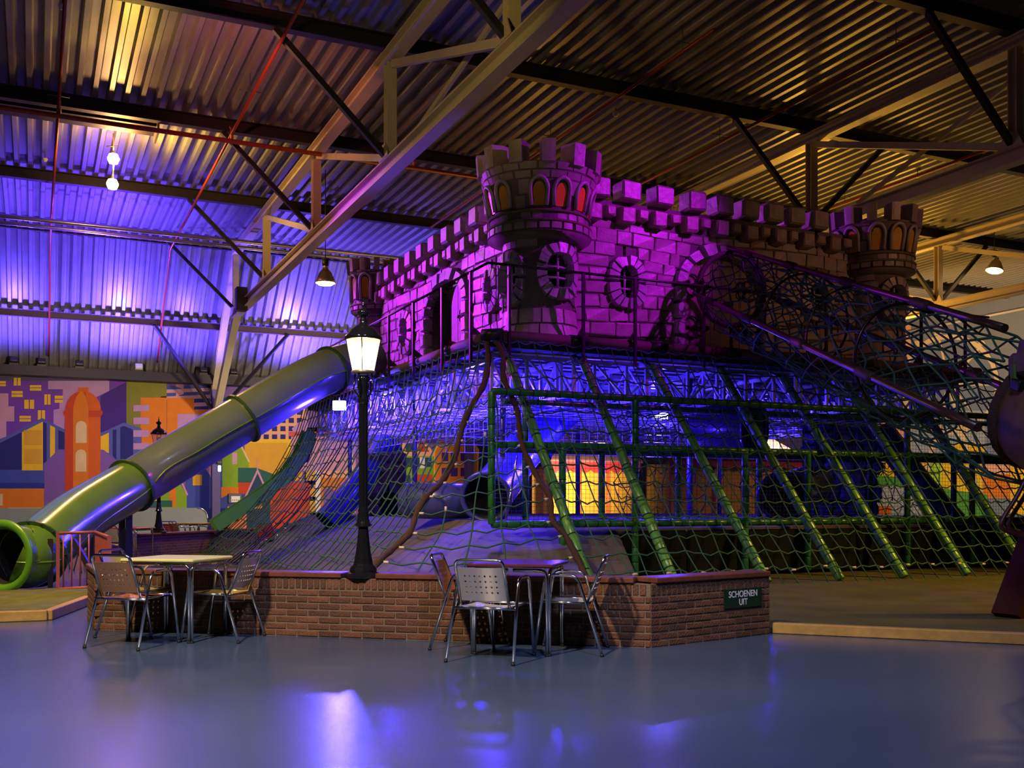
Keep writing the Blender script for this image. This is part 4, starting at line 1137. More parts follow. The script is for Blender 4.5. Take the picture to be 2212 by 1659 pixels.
MB().lathe([(RS-.03, -.05), (RS+.02, -.05), (RS+.075, .02), (RS+.075, .05), (RS-.02, .05), (RS-.06, .0), (RS-.03, -.05)], 36, C_[0], rot=R0).build('exit_rim', rim_m, sl_)
MB().tube(s1, RS-.012, 28, cap=False).build('shade_liner', void_m, sl_)  # black lining paints shade into the slide mouth
boltm = MB().lathe([(0, .012), (.016, .010), (.016, 0)], 6).mesh('bolt', iron_m, V((0, 0, 0)))
Rb = (C_[1]-C_[3]).to_track_quat('Z', 'Y').to_matrix()
for k in range(16):
    a = 2*math.pi*k/16; o = inst(boltm, 'bolt', sl_, C_[2] + Rb @ V(((RS+.035)*math.cos(a), (RS+.035)*math.sin(a), .025))); o.rotation_euler = Rb.to_euler()
# moulding seam along the flank
D = spl(C_, 6)
def seam(i0, i1, a):
    P = []
    for i in range(i0, i1+1):
        t = (D[min(i+1, len(D)-1)]-D[max(i-1, 0)]).normalized(); sd = t.cross(Z3).normalized(); u = sd.cross(t)
        P.append(D[i] + (sd*math.cos(a) + u*math.sin(a))*(RS+.004))
    MB().tube(P, .014, 6).build('seam', slide_g, sl_)
seam(1, 12, -.12); seam(12, 24, -.12); seam(25, 50, -.1)
for (q, col, m_) in ((.0, 'post', blackpaint), (.20, 'post', mat('navy_post', (.012, .012, .10), .4))):
    b = atH(279, 1203+0, 0) if q == 0 else atH(291, 1203, 0)
    pz = D[23]; base = V((pz.x+q*_R.x*.6, pz.y+q*_R.y*.6, 0)); MB().beam(base, (base.x, base.y, pz.z-RS+.05), .10, .12, up=(0, 1, 0)).build(col, m_, sl_)
b = V((C_[1].x, C_[1].y, 0)) + _R*.45
MB().beam((b.x, b.y, .08), (b.x, b.y, .75), .07, .07, up=(0, 1, 0)).build('leg', blackpaint, sl_)
b2 = b + _R*.15 + _F*.6; MB().beam((b2.x+.32*_R.x, b2.y+.32*_R.y, .02), (b2.x-.1*_R.x, b2.y-.1*_R.y, .72), .07, .07).build('leg', blackpaint, sl_)
MB().beam(atH(195, 1262, 0), atH(195, 1262, 0)+Z3*1.0, .10, .12, up=(0, 1, 0)).build('post', blackpaint, sl_)

# open green slide under the tube
osl = thing('open_slide', 'open green slide with dark underside running up into the left net', 'slide', atz(470, 1140, 26))
P = [atz(462, 1143, 25.0), atz(520, 1105, 25.2), atz(575, 1068, 25.4), atz(620, 1030, 25.6), atz(648, 990, 25.8), atz(668, 940, 26.0)]
def ribbon(P, wd, th, off, m, name, parent):
    mb = MB()
    for i in range(len(P)-1): mb.beam(P[i]+off, P[i+1]+off, wd, th)
    return mb.build(name, m, parent)
og = mat('green_slide_edge', (.12, .48, .12), .35)
ribbon(P, .05, .30, V((0, -.3, .08)), og, 'side_wall', osl); ribbon(P, .05, .30, V((0, .3, .08)), og, 'side_wall', osl)
ribbon(P, .62, .05, V((0, 0, -.10)), mat('dark_violet_underside', (.03, .015, .07), .5), 'bed', osl)

# ================================================================== lanterns
lblack = mat('gloss_black_iron', (.010, .010, .012), .12, .0, coat=.6)
def glow_glass():
    m = bpy.data.materials.new('lantern_glass'); m.use_nodes = True; nt = m.node_tree
    nt.nodes.remove(nt.nodes['Principled BSDF']); out = nt.nodes['Material Output']
    tr = nt.nodes.new('ShaderNodeBsdfTransparent'); tr.inputs[0].default_value = (1, .97, .9, 1)
    tl = nt.nodes.new('ShaderNodeBsdfTranslucent'); tl.inputs[0].default_value = (1.0, .9, .7, 1)
    gl = nt.nodes.new('ShaderNodeBsdfGlossy'); gl.inputs['Roughness'].default_value = .1
    m1 = nt.nodes.new('ShaderNodeMixShader'); m1.inputs[0].default_value = .22
    m2 = nt.nodes.new('ShaderNodeMixShader'); m2.inputs[0].default_value = .06
    nt.links.new(tr.outputs[0], m1.inputs[1]); nt.links.new(tl.outputs[0], m1.inputs[2])
    nt.links.new(m1.outputs[0], m2.inputs[1]); nt.links.new(gl.outputs[0], m2.inputs[2]); nt.links.new(m2.outputs[0], out.inputs[0])
    return m
GLASS = glow_glass()
def lantern(base, label, lit, e):
    """cast-iron street lantern; its foot at base, 2.46 m tall"""
    t = thing('street_lantern', label, 'street lantern', base, 'cast-iron street lanterns'); B = V(base)
    MB().lathe([(0, 0), (.17, 0), (.17, .025), (.150, .04), (.125, .055), (.130, .075), (.120, .10), (.100, .115), (.092, .13), (.070, .24), (.056, .36), (.048, .44), (.045, .47)], 10, B, smooth=False).build('base', lblack, t)
    MB().lathe([(.045, .465), (.075, .475), (.078, .49), (.060, .51), (.062, .53), (.052, .55), (.056, .575), (.046, .60), (.050, .62), (.043, .64), (.042, .66)], 18, B).build('collar', lblack, t)
    mb = MB(); n = 12                       # fluted shaft
    prof = []
    for k in range(2*n): prof.append((.042 if k % 2 else .0335, 2*math.pi*k/(2*n)))
    vs = [V((B.x+r*math.cos(a), B.y+r*math.sin(a), B.z+z)) for z in (.65, 1.62) for r, a in prof]
    mb.add(vs, [(i, (i+1) % (2*n), 2*n+(i+1) % (2*n), 2*n+i) for i in range(2*n)]); mb.build('shaft', lblack, t)
    MB().lathe([(.042, 1.60), (.055, 1.62), (.045, 1.66), (.036, 1.72), (.05, 1.80), (.07, 1.84), (.04, 1.86)], 16, B).build('neck', lblack, t)
    for k in range(4):
        a = math.pi/4+k*math.pi/2; MB().tube([B+V((.04*math.cos(a), .04*math.sin(a), 1.66)), B+V((.10*math.cos(a), .10*math.sin(a), 1.74)), B+V((.085*math.cos(a), .085*math.sin(a), 1.885))], .009, 6).build('bracket', lblack, t)
    z0, z1 = 1.905, 2.195; r0, r1 = .098, .158
    MB().lathe([(0, 1.88), (r0+.012, 1.88), (r0+.012, 1.905), (0, 1.905)], 18, B).build('tray', mat('lantern_brass', (.45, .36, .2), .3, .7), t)
    MB().lathe([(r0, z0), (r1, z1)], 24, B).build('glass', GLASS, t)
    for k in range(4):
        a = math.pi/4+.4+k*math.pi/2; MB().tube([B+V((r0*math.cos(a), r0*math.sin(a), z0)), B+V((r1*math.cos(a), r1*math.sin(a), z1))], .006, 5).build('glazing_bar', lblack, t)
    MB().lathe([(.12, 2.19), (.178, 2.19), (.174, 2.215), (.150, 2.24), (.125, 2.275), (.085, 2.31), (.048, 2.33), (.032, 2.36), (.036, 2.375), (.026, 2.39), (.03, 2.405)], 24, B).build('hood', lblack, t)
    MB().lathe([(.028, 2.40), (.05, 2.42), (.060, 2.44), (.056, 2.455), (.02, 2.475), (.012, 2.49), (.02, 2.505), (.008, 2.525), (.005, 2.56), (.009, 2.57), (0, 2.58)], 16, B).build('finial', lblack, t)
    MB().lathe([(0, 1.91), (.034, 1.93), (.052, 2.0), (.045, 2.08), (.02, 2.12), (0, 2.13)], 16, B).build('bulb', emit_mat('lantern_bulb', (1.0, .80, .45), 40) if lit else whit, t)
    if lit:
        lamp('POINT', 'lantern_light', B+V((0, 0, 2.04)), e, (1.0, .70, .34), .06)
    return t
lw = W1 + dm*on_main(775) - nm*.11
lantern((lw.x, lw.y, BH+.002), 'tall lit black street lantern standing on the brick wall', True, 240)
LB = atz(343, 1156, 22.5)
far_l = lantern((LB.x, LB.y, .60), 'distant unlit black lantern behind the tube slide', False, 0)

# ================================================================== tables and chairs
alu = mat('polished_aluminium', (.62, .62, .64), .16, 1.0)
footm = mat('black_rubber', (.01, .01, .01), .6)
def weld(mb):
    idx = {}; nv = []; remap = []
    for p in mb.v:
        k = (round(p.x, 5), round(p.y, 5), round(p.z, 5))
        if k not in idx: idx[k] = len(nv); nv.append(p)
        remap.append(idx[k])
    mb.v = nv; mb.f = [tuple(remap[i] for i in f) for f in mb.f]
    return mb
def perforated(w0, w1, h, nx, ny, hole, curve, f):
    """sheet with round holes: f(u, v) maps u in -1..1, v in 0..1 to a point"""
    mb = MB(); k = 8
    for i in range(nx):
        for j in range(ny):
            u0, u1 = -1+2*i/nx, -1+2*(i+1)/nx; v0, v1 = j/ny, (j+1)/ny
            sq = [(u1, .5*(v0+v1)), (u1, v1), (.5*(u0+u1), v1), (u0, v1), (u0, .5*(v0+v1)), (u0, v0), (.5*(u0+u1), v0), (u1, v0)]
            cu, cv = .5*(u0+u1), .5*(v0+v1); edge = i in (0, nx-1) or j in (0, ny-1)
            if edge and hole[1]:
                mb.add([f(*p) for p in sq], [tuple(range(k))], 0, False); continue
            ci = [(cu + hole[0]*(u1-u0)*math.cos(2*math.pi*q/k), cv + hole[0]*(v1-v0)*math.sin(2*math.pi*q/k)) for q in range(k)]
            mb.add([f(*p) for p in sq] + [f(*p) for p in ci], [(q, (q+1) % k, k+(q+1) % k, k+q) for q in range(k)], 0, False)
    return weld(mb)
def rounded(P, r=.04, n=4):
    out = [V(P[0])]
    for i in range(1, len(P)-1):
        a, b_, c = V(P[i-1]), V(P[i]), V(P[i+1]); d1 = (a-b_).normalized(); d2 = (c-b_).normalized()
        rr = min(r, (a-b_).length*.45, (c-b_).length*.45)
        p, q = b_+d1*rr, b_+d2*rr
        for k in range(n+1): t = k/n; out.append(p*(1-t)**2 + b_*2*t*(1-t) + q*t*t)
    return out+[V(P[-1])]
def make_chair():
    c = thing('bistro_chair', 'x', 'chair', (0, 0, 0), 'aluminium bistro chairs')
    for s_ in (-1, 1):
        MB().tube(rounded([(s_*.275, -.30, .012), (s_*.25, -.10, .645), (s_*.25, .16, .655), (s_*.265, .25, .012)], .07, 5), .0125, 10).build('arm_leg_frame', alu, c)
        for y in (-.30, .25): MB().lathe([(0, 0), (.015, 0), (.015, .022), (0, .024)], 8, (s_*(.275 if y < 0 else .265), y, 0)).build('foot', footm, c)
    MB().tube(rounded([(-.20, -.175, .43), (-.195, -.315, .795), (.195, -.315, .795), (.20, -.175, .43)], .055, 5), .0125, 10).build('back_frame', alu, c)
    MB().tube(rounded([(-.262, -.185, .415), (.262, -.185, .415)], .03), .010, 8).build('seat_rail', alu, c)
    MB().tube(rounded([(-.25, .20, .43), (.25, .20, .43)], .03), .010, 8).build('seat_rail', alu, c)
    for s_ in (-1, 1): MB().tube([(s_*.215, -.185, .42), (s_*.215, .21, .43)], .010, 8).build('seat_rail', alu, c)
    def fb(u, v):
        z = lerp(.475, .735, v); y = -.175 - (z-.43)*.3836 - .03*(1-u*u) + .004
        return V((u*(.192-.004*v), y, z))
    bk = perforated(.4, .4, .3, 9, 6, (.20, True), 0, fb); o = bk.build('backrest', mat('chair_panel', (.6, .55, .5), .3, .8), c)
    md = o.modifiers.new('thick', 'SOLIDIFY'); md.thickness = .003
    def fs(u, v):
        y = lerp(-.185, .215, v); z = .435 - .022*(1-u*u) - .012*math.sin(math.pi*v)
        if v > .9: z -= (v-.9)*.10
        return V((u*.205, y, z))
    o = perforated(.4, .4, .3, 9, 8, (.16, True), 0, fs).build('seat', MATS['chair_panel'], c); md = o.modifiers.new('thick', 'SOLIDIFY'); md.thickness = .003
    return c
chair0 = make_chair(); used = [False]
panels = {'cream': mat('cream_chair_panel', (.62, .58, .50), .3, .35), 'orange': mat('orange_chair_panel', (.50, .17, .05), .35, .2), 'brown': mat('copper_chair_panel', (.40, .22, .13), .35, .4),
          'yellow': mat('yellow_chair_panel', (.55, .40, .06), .35, .15), 'red': mat('red_chair_panel', (.45, .05, .04), .35, .1), 'silver': mat('silver_chair_panel', (.55, .53, .55), .3, .5)}
def place_chair(p, d, label, col, seatcol=None, group='aluminium bistro chairs'):
    c = copy_tree(chair0) if used[0] else chair0; used[0] = True
    c.location = (p.x, p.y, 0); c.rotation_euler = (0, 0, math.atan2(d.y, d.x)-math.pi/2); c['label'] = label; c['group'] = group
    for ch in c.children:
        if ch.name.startswith(('backrest', 'seat')) and 'rail' not in ch.name:
            ch.material_slots[0].link = 'OBJECT'; ch.material_slots[0].material = panels[(seatcol or col) if ch.name.startswith('seat') else col]
    return c
def make_table(label, topcol):
    t = thing('bistro_table', label, 'table', (0, 0, 0), 'bistro tables')
    tp = MB().cbox((0, 0, .725), (.72, .72, .030), .01); tp.build('table_top', topcol, t)
    a = .30
    for sx_ in (-1, 1):
        for sy_ in (-1, 1):
            l = MB()
            l.tube(rounded([(sx_*(a-.0), sy_*(a+.017), .006), (sx_*a, sy_*(a+.017), .69), (sx_*.02, sy_*(a+.017), .69)], .07, 5), .0145, 10)
            l.tube(rounded([(sx_*(a+.017), sy_*(a), .006), (sx_*(a+.017), sy_*a, .69), (sx_*(a+.017), sy_*.02, .69)], .07, 5), .0145, 10)
            l.build('leg', alu, t)
            MB().lathe([(0, 0), (.018, 0), (.018, .015), (0, .016)], 8, (sx_*a, sy_*(a+.017), 0)).build('foot', footm, t)
            MB().lathe([(0, 0), (.018, 0), (.018, .015), (0, .016)], 8, (sx_*(a+.017), sy_*a, 0)).build('foot', footm, t)
    return t
e1 = camxy(.974, -.226); e2 = camxy(.226, .974)
def table_at(cx_, cz_, label, m_):
    t = make_table(label, m_); p = camxy(cx_, cz_); t.location = p; t.rotation_euler = (0, 0, math.atan2(e1.y, e1.x)); return p
limet = mat('pale_lime_table_top', (.74, .72, .26), .35, var=.05, vscale=5); plumt = mat('dark_plum_table_top', (.10, .025, .035), .2, var=.2, vscale=5)
TR = table_at(.06, 8.60, 'small table with a dark plum top by the brick wall', plumt)
TL = table_at(-3.06, 9.38, 'small table with a pale lime top by the brick wall', limet)
def chairs(T, names):
    (l1, c1, s1_), (l2, c2, s2_), (l3, c3, s3_) = names
    place_chair(T - e2*.52 - e1*.10, (e2*.99+e1*.10).normalized(), l1, c1, s1_)
    place_chair(T - e1*.44 + e2*.10, (e1*1.0+e2*.05).normalized(), l2, c2, s2_)
    place_chair(T + e1*.42 + e2*.02, (-e1*1.0-e2*.05).normalized(), l3, c3, s3_)
chairs(TR, (('silver bistro chair seen from behind at the plum-topped table', 'silver', 'cream'), ('orange-backed bistro chair left of the plum-topped table', 'orange', 'orange'), ('silver-backed bistro chair right of the plum-topped table', 'silver', 'cream')))
chairs(TL, (('copper-backed bistro chair with orange seat before the lime-topped table', 'brown', 'orange'), ('yellow bistro chair behind the left end of the lime-topped table', 'yellow', 'yellow'), ('cream-backed bistro chair with yellow seat right of the lime-topped table', 'cream', 'yellow')))
# ================================================================== murals
PAL = dict(pur=(.17, .06, .40), lil=(.42, .26, .52), pnk=(.52, .30, .42), dvi=(.07, .03, .22), oli=(.17, .18, .05), org=(.62, .20, .035), red=(.48, .07, .04), rdo=(.58, .13, .03), yel=(.75, .50, .04),
           slb=(.10, .12, .38), ind=(.035, .025, .16), blu=(.06, .09, .36), dbl=(.03, .05, .24), crm=(.66, .52, .30), vio=(.20, .11, .38), grn=(.22, .34, .04), dgr=(.02, .09, .08), tea=(.02, .07, .10), amb=(.62, .36, .05),
           pch=(.72, .40, .26), gry=(.30, .32, .36), lim=(.35, .55, .05), mag=(.55, .10, .12), wht=(.7, .68, .66), gre=(.10, .26, .06))
PK = list(PAL); PM = [mat('mural_'+k, tuple(max(.0, c-.035*(c < max(PAL[k])*.8)) for c in PAL[k]), .7, var=.07, vscale=3, bump=.15, bscale=60) for k in PK]
class Mural:
    def __init__(s, fn, nrm): s.fn, s.n, s.mb, s.k = fn, V(nrm), MB(), 0
    def poly(s, col, pts):
        s.k += 1
        vs = [s.fn(*p) + s.n*(.003+.0006*s.k) for p in pts]
        s.mb.add(vs, [tuple(range(len(vs)))], PK.index(col)); return s
    def rect(s, col, x0, y0, x1, y1): return s.poly(col, [(x0, y0), (x1, y0), (x1, y1), (x0, y1)])
    def arch(s, col, x0, y0, x1, y1, r=None):
        cx, hw = (x0+x1)/2, (x1-x0)/2; r = r or hw
        return s.poly(col, [(x0, y1), (x1, y1)] + [(cx+hw*math.cos(t), y0+r-r*math.sin(t)) for t in [i*math.pi/10 for i in range(11)]])
    def done(s, label):
        o = s.mb.build('city_mural', PM); return tag(o, label, 'mural', 'painted city murals')
fA = lambda x, y: atY(x/5.53, 800+y/5.53, RY1)
A = Mural(fA, (0, -1, 0))
A.rect('pur', -200, 125, 1991, 1900)
A.poly('lil', [(575, 125), (1305, 125), (1305, 245), (1150, 320), (780, 480), (770, 705), (640, 640), (640, 470), (710, 460), (710, 360), (750, 360), (750, 225), (575, 225)])
A.poly('pnk', [(-200, 275), (100, 275), (100, 430), (170, 430), (170, 610), (75, 610), (75, 790), (-200, 900)])
A.poly('dvi', [(1200, 310), (1305, 245), (1510, 140), (1510, 700), (1200, 740)])
A.rect('oli', 1510, 125, 1991, 700); A.rect('org', 1680, 325, 1991, 1100)
for (x0, y0, x1, y1) in ((138, 247, 272, 318), (357, 177, 493, 243), (232, 543, 368, 612), (653, 303, 752, 387), (-60, 130, 70, 190)):
    A.rect('yel', x0, y0, x1, y0+(y1-y0)*.44); A.rect('yel', x0, y0+(y1-y0)*.56, x1, y1)
for (x0, y0, x1, y1) in ((165, 90, 247, 182), (290, 352, 408, 460), (530, 287, 603, 410), (452, 477, 538, 590)):
    A.rect('yel', x0, y0, x0+(x1-x0)*.45, y1); A.rect('yel', x0+(x1-x0)*.56, y0, x1, y1)
A.poly('slb', [(-200, 930), (505, 570), (780, 715), (780, 1500), (-200, 1300)])
A.poly('ind', [(-200, 970), (265, 735), (265, 1190), (-200, 1190)]); A.poly('yel', [(262, 740), (512, 612), (512, 1195), (262, 1195)])
A.poly('amb', [(285, 715), (500, 715), (500, 895), (285, 895)]); A.poly('amb', [(285, 940), (500, 940), (500, 1120), (285, 1120)])
A.poly('ind', [(515, 615), (557, 635), (557, 1110), (515, 1110)]); A.poly('yel', [(598, 655), (657, 685), (657, 1010), (598, 1055)]); A.poly('ind', [(697, 712), (770, 745), (770, 945), (697, 945)])
A.poly('vio', [(530, 1110), (700, 945), (790, 945), (790, 1659), (525, 1659)])
A.rect('blu', -200, 1195, 530, 1345); A.rect('dbl', -200, 1345, 530, 1412); A.rect('org', -200, 1412, 525, 1690)
A.rect('crm', -100, 1475, 33, 1615); A.rect('crm', 95, 1640, 525, 1690); A.rect('gry', -200, 1690, 525, 1990)
A.poly('slb', [(1200, 750), (1475, 625), (1690, 695), (1690, 1200), (1390, 1200), (1200, 1000)]); A.poly('yel', [(1202, 790), (1300, 745), (1300, 990), (1202, 945)])
A.poly('ind', [(1345, 710), (1390, 705), (1390, 1070), (1345, 1020)]); A.poly('ind', [(1435, 680), (1480, 665), (1590, 710), (1590, 1100), (1435, 1100)])
A.poly('vio', [(1190, 945), (1240, 950), (1400, 1090), (1400, 1400), (1190, 1400)])
for y0, y1 in ((415, 490), (565, 645), (715, 795), (870, 945)): A.rect('lil', 1592, y0, 1780, y1)
A.rect('red', 775, 540, 875, 1900); A.rect('rdo', 1050, 540, 1200, 1900); A.rect('org', 873, 480, 1056, 1900)
A.poly('red', [(757, 490), (775, 478), (1205, 478), (1225, 490), (1225, 520), (1200, 560), (778, 560), (757, 525)])
A.poly('red', [(778, 480), (1205, 480)] + [(992+213*math.cos(t), 480-235*math.sin(t)) for t in [i*math.pi/14 for i in range(15)]])
A.poly('rdo', [(1050, 480), (1205, 480)] + [(992+213*math.cos(t), 480-235*math.sin(t)) for t in [i*math.pi/14 for i in range(7)]] + [(1020, 252)])
A.rect('rdo', 935, 205, 1058, 262)
A.poly('org', [(873, 560), (1056, 560), (1056, 480), (1045, 400), (1020, 310), (985, 250), (960, 250), (910, 320), (882, 410), (873, 480)])
A.arch('crm', 905, 605, 1035, 868); A.arch('crm', 902, 945, 1032, 1210)
A.done('city mural with red-orange domed tower on the left back wall')
fB = lambda x, y: atY(300+x/4.608, 800+y/4.608, RY1)
B = Mural(fB, (0, -1, 0))
B.rect('vio', 280, 135, 2100, 1650)
for k in range(4): B.poly('pnk' if k % 2 else 'blu', [(220, 160+k*34), (710, 140+k*34), (710, 174+k*34), (220, 194+k*34)])
B.poly('pnk', [(370, 120), (445, 145), (445, 190), (370, 160)]); B.poly('pnk', [(370, 215), (445, 185), (445, 235), (370, 260)])
for k in range(3): B.poly('pnk' if k % 2 else 'dbl', [(550, 285+k*38), (900, 270+k*38), (900, 308+k*38), (550, 323+k*38)])
B.rect('org', 280, 275, 550, 1000); B.rect('org', 380, 390, 900, 900); B.rect('lil', 385, 435, 620, 620); B.rect('rdo', 620, 500, 900, 800)
B.rect('pch', 1150, 350, 1660, 720)
for i in range(5):
    for j in range(4): B.rect('ind', 1241+i*83, 392+j*82, 1241+i*83+52, 392+j*82+50)
B.poly('lil', [(1520, 580), (1680, 440), (1680, 760), (1600, 760)]); B.rect('mag', 1490, 612, 2100, 655)
B.rect('pnk', 1515, 660, 2100, 1000); B.rect('lil', 1605, 660, 1680, 900)
B.rect('yel', 1050, 685, 1515, 1070); B.rect('amb', 1050, 722, 1475, 1070)
B.poly('grn', [(830, 640), (960, 640), (1095, 910), (1095, 1165), (820, 1165)]); B.poly('crm', [(1000, 740), (1020, 740), (1105, 910), (1090, 915)])
B.rect('pnk', 930, 820, 975, 935)
B.poly('dgr', [(985, 970), (1170, 970), (1410, 1060), (1410, 1125), (985, 1125)]); B.rect('red', 985, 1118, 1700, 1610)
B.poly('blu', [(470, 1000), (830, 800), (830, 1620), (470, 1620)]); B.poly('lil', [(660, 975), (735, 930), (735, 1090)])
B.poly('grn', [(180, 1160), (400, 1110), (475, 1245), (475, 1620), (180, 1620)]); B.poly('pnk', [(412, 1110), (430, 1105), (492, 1240), (472, 1245)])
B.rect('org', 303, 1165, 367, 1360); B.rect('dgr', -100, 1295, 332, 1360); B.poly('yel', [(90, 1298), (180, 1240), (180, 1298)]); B.rect('amb', 535, 1040, 627, 1145)
B.rect('org', 818, 1163, 990, 1290); B.poly('blu', [(818, 1272), (900, 1230), (1060, 1230), (1060, 1620), (818, 1620)]); B.rect('rdo', 888, 1480, 1056, 1610)
B.poly('tea', [(1052, 1300), (1180, 990), (1305, 1300), (1305, 1620), (1052, 1620)])
B.poly('pnk', [(1180, 975), (1188, 1005), (1050, 1300), (1032, 1300)]); B.poly('pnk', [(1180, 975), (1172, 1005), (1305, 1300), (1322, 1300)]); B.rect('pnk', 1172, 890, 1182, 985)
B.rect('amb', 1135, 1240, 1225, 1375)
B.done('city mural with dark gabled house and amber block beyond the slide')
fC = lambda x, y: atY(560+x/4.608, 880+y/4.608, RY1)
Cc = Mural(fC, (0, -1, 0))
Cc.rect('pnk', 450, 200, 1150, 1260); Cc.rect('lil', 700, 230, 960, 480); Cc.rect('wht', 560, 470, 930, 1230); Cc.arch('org', 610, 560, 925, 1260, 60); Cc.rect('pch', 620, 600, 905, 700)
Cc.arch('vio', 640, 800, 750, 1030); Cc.arch('vio', 780, 800, 890, 1030)
for j in range(3):
    for i in range(2): Cc.rect('amb', 465+i*0-130*i, 610+j*160, 560-130*i, 730+j*160)
Cc.rect('org', 190, 860, 330, 1100); Cc.rect('vio', 960, 250, 1250, 1260)
Cc.done('mural of a white and orange house seen through the left net')
fD = lambda x, y: atY(780+x/5.925, 900+y/5.925, RY1)
D_ = Mural(fD, (0, -1, 0))
D_.rect('ind', -50, 120, 2600, 1500); D_.rect('vio', 640, 200, 1030, 500); D_.rect('pch', 860, 215, 1000, 260)
D_.poly('red', [(520, 280), (820, 265), (930, 500), (510, 500)]); D_.arch('pch', 520, 290, 740, 500); D_.arch('tea', 570, 320, 715, 450); D_.poly('pch', [(740, 280), (800, 275), (930, 470), (900, 480)])
D_.rect('pch', 510, 450, 940, 510); D_.rect('grn', 420, 505, 960, 870); D_.rect('tea', 560, 525, 900, 645); D_.rect('wht', 750, 520, 815, 660)
D_.rect('red', 660, 740, 910, 870); D_.rect('tea', 540, 750, 630, 870); D_.rect('lim', 410, 860, 560, 1230); D_.rect('rdo', 470, 940, 560, 1060)
D_.poly('yel', [(930, 420), (1030, 200), (1340, 200), (1510, 420), (1490, 870), (930, 870)]); D_.poly('org', [(945, 450), (1090, 200), (1290, 200), (1480, 450), (1470, 1300), (945, 1300)])
for (x0, x1) in ((1030, 1115), (1145, 1235), (1270, 1350)):
    for (y0, y1) in ((460, 570), (655, 765), (850, 950)): D_.rect('dvi', x0, y0, x1, y1)
D_.rect('org', 1640, 215, 2100, 290); D_.rect('oli', 1640, 290, 2100, 340); D_.rect('rdo', 2280, 640, 2450, 1400); D_.rect('yel', 2330, 700, 2400, 1000)
D_.done('mural of an orange gabled house with violet windows behind the nets')
fE = lambda x, y: atX(1840+x/5.185, 860+y/5.185, RX1)
E_ = Mural(fE, (-1, 0, 0))
E_.rect('pch', 60, 140, 665, 590); E_.poly('org', [(150, 400), (330, 480), (560, 590), (150, 590)]); E_.rect('gry', 665, 140, 1500, 600)
E_.poly('yel', [(1080, 600), (1200, 500), (1420, 500), (1500, 600)])
E_.poly('yel', [(150, 690), (520, 690), (690, 900), (150, 900)]); E_.rect('slb', 150, 690, 310, 860); E_.poly('gre', [(150, 860), (690, 890), (690, 1000), (150, 1000)]); E_.rect('gry', 150, 990, 900, 1300)
E_.poly('yel', [(750, 680), (830, 680), (830, 840), (750, 790)]); E_.poly('lim', [(825, 680), (1000, 680), (1150, 1010), (960, 1020), (850, 860)]); E_.rect('yel', 1000, 690, 1470, 1100); E_.rect('org', 1475, 760, 1780, 1120)
E_.rect('yel', 1780, 690, 2300, 1300); E_.poly('gre', [(1000, 1010), (1520, 1080), (1560, 1330), (1000, 1330)]); E_.rect('pch', 1470, 690, 1760, 850)
E_.rect('org', 0, 1205, 200, 1300); E_.rect('rdo', 200, 1210, 440, 1300)
E_.done('bright lime and yellow mural on the far right wall behind the nets')
fF = lambda x, y: atX(x, y, RX1)
F_ = Mural(fF, (-1, 0, 0))
F_.poly('pch', [(1945, 700), (1968, 699), (1968, 780), (1945, 780)])
c_, R1_, R2_ = (2052, 830), 108, 98
for k in range(28):
    a0, a1 = 2*math.pi*k/28, 2*math.pi*(k+1)/28
    F_.poly('crm', [(c_[0]+R1_*math.cos(a0), c_[1]+R1_*math.sin(a0)), (c_[0]+R1_*math.cos(a1), c_[1]+R1_*math.sin(a1)), (c_[0]+R2_*math.cos(a1), c_[1]+R2_*math.sin(a1)), (c_[0]+R2_*math.cos(a0), c_[1]+R2_*math.sin(a0))])
    if k % 2 == 0: F_.arch('crm', c_[0]+112*math.cos(a0)-8, c_[1]+112*math.sin(a0)-7, c_[0]+112*math.cos(a0)+8, c_[1]+112*math.sin(a0)+4)
    if k % 4 == 0: F_.poly('crm', [(c_[0]+3*math.cos(a0+1.57), c_[1]+3*math.sin(a0+1.57)), (c_[0]-3*math.cos(a0+1.57), c_[1]-3*math.sin(a0+1.57)), (c_[0]+R1_*math.cos(a0)-2*math.sin(a0)*-1, c_[1]+R1_*math.sin(a0)), (c_[0]+R1_*math.cos(a0)+3, c_[1]+R1_*math.sin(a0)+3)])
for q in (-1, 1): F_.poly('crm', [(c_[0]-5, c_[1]), (c_[0]+5, c_[1]), (c_[0]+q*60+6, c_[1]+230), (c_[0]+q*60-6, c_[1]+230)])
F_.done('cream ferris wheel painted on the grey-blue right wall')
t = thing('wall_conduit', 'pale conduit running along the grey-blue right wall', 'pipe', atX(2090, 690, RX1))
a_ = atX(1950, 692, RX1-.1); b_ = atX(2240, 692, RX1-.1); a_.z = b_.z = (a_.z+b_.z)/2
MB().tube([a_, b_], .06, 8).build('pipe', mat('pale_conduit', (.5, .46, .40), .5), t)

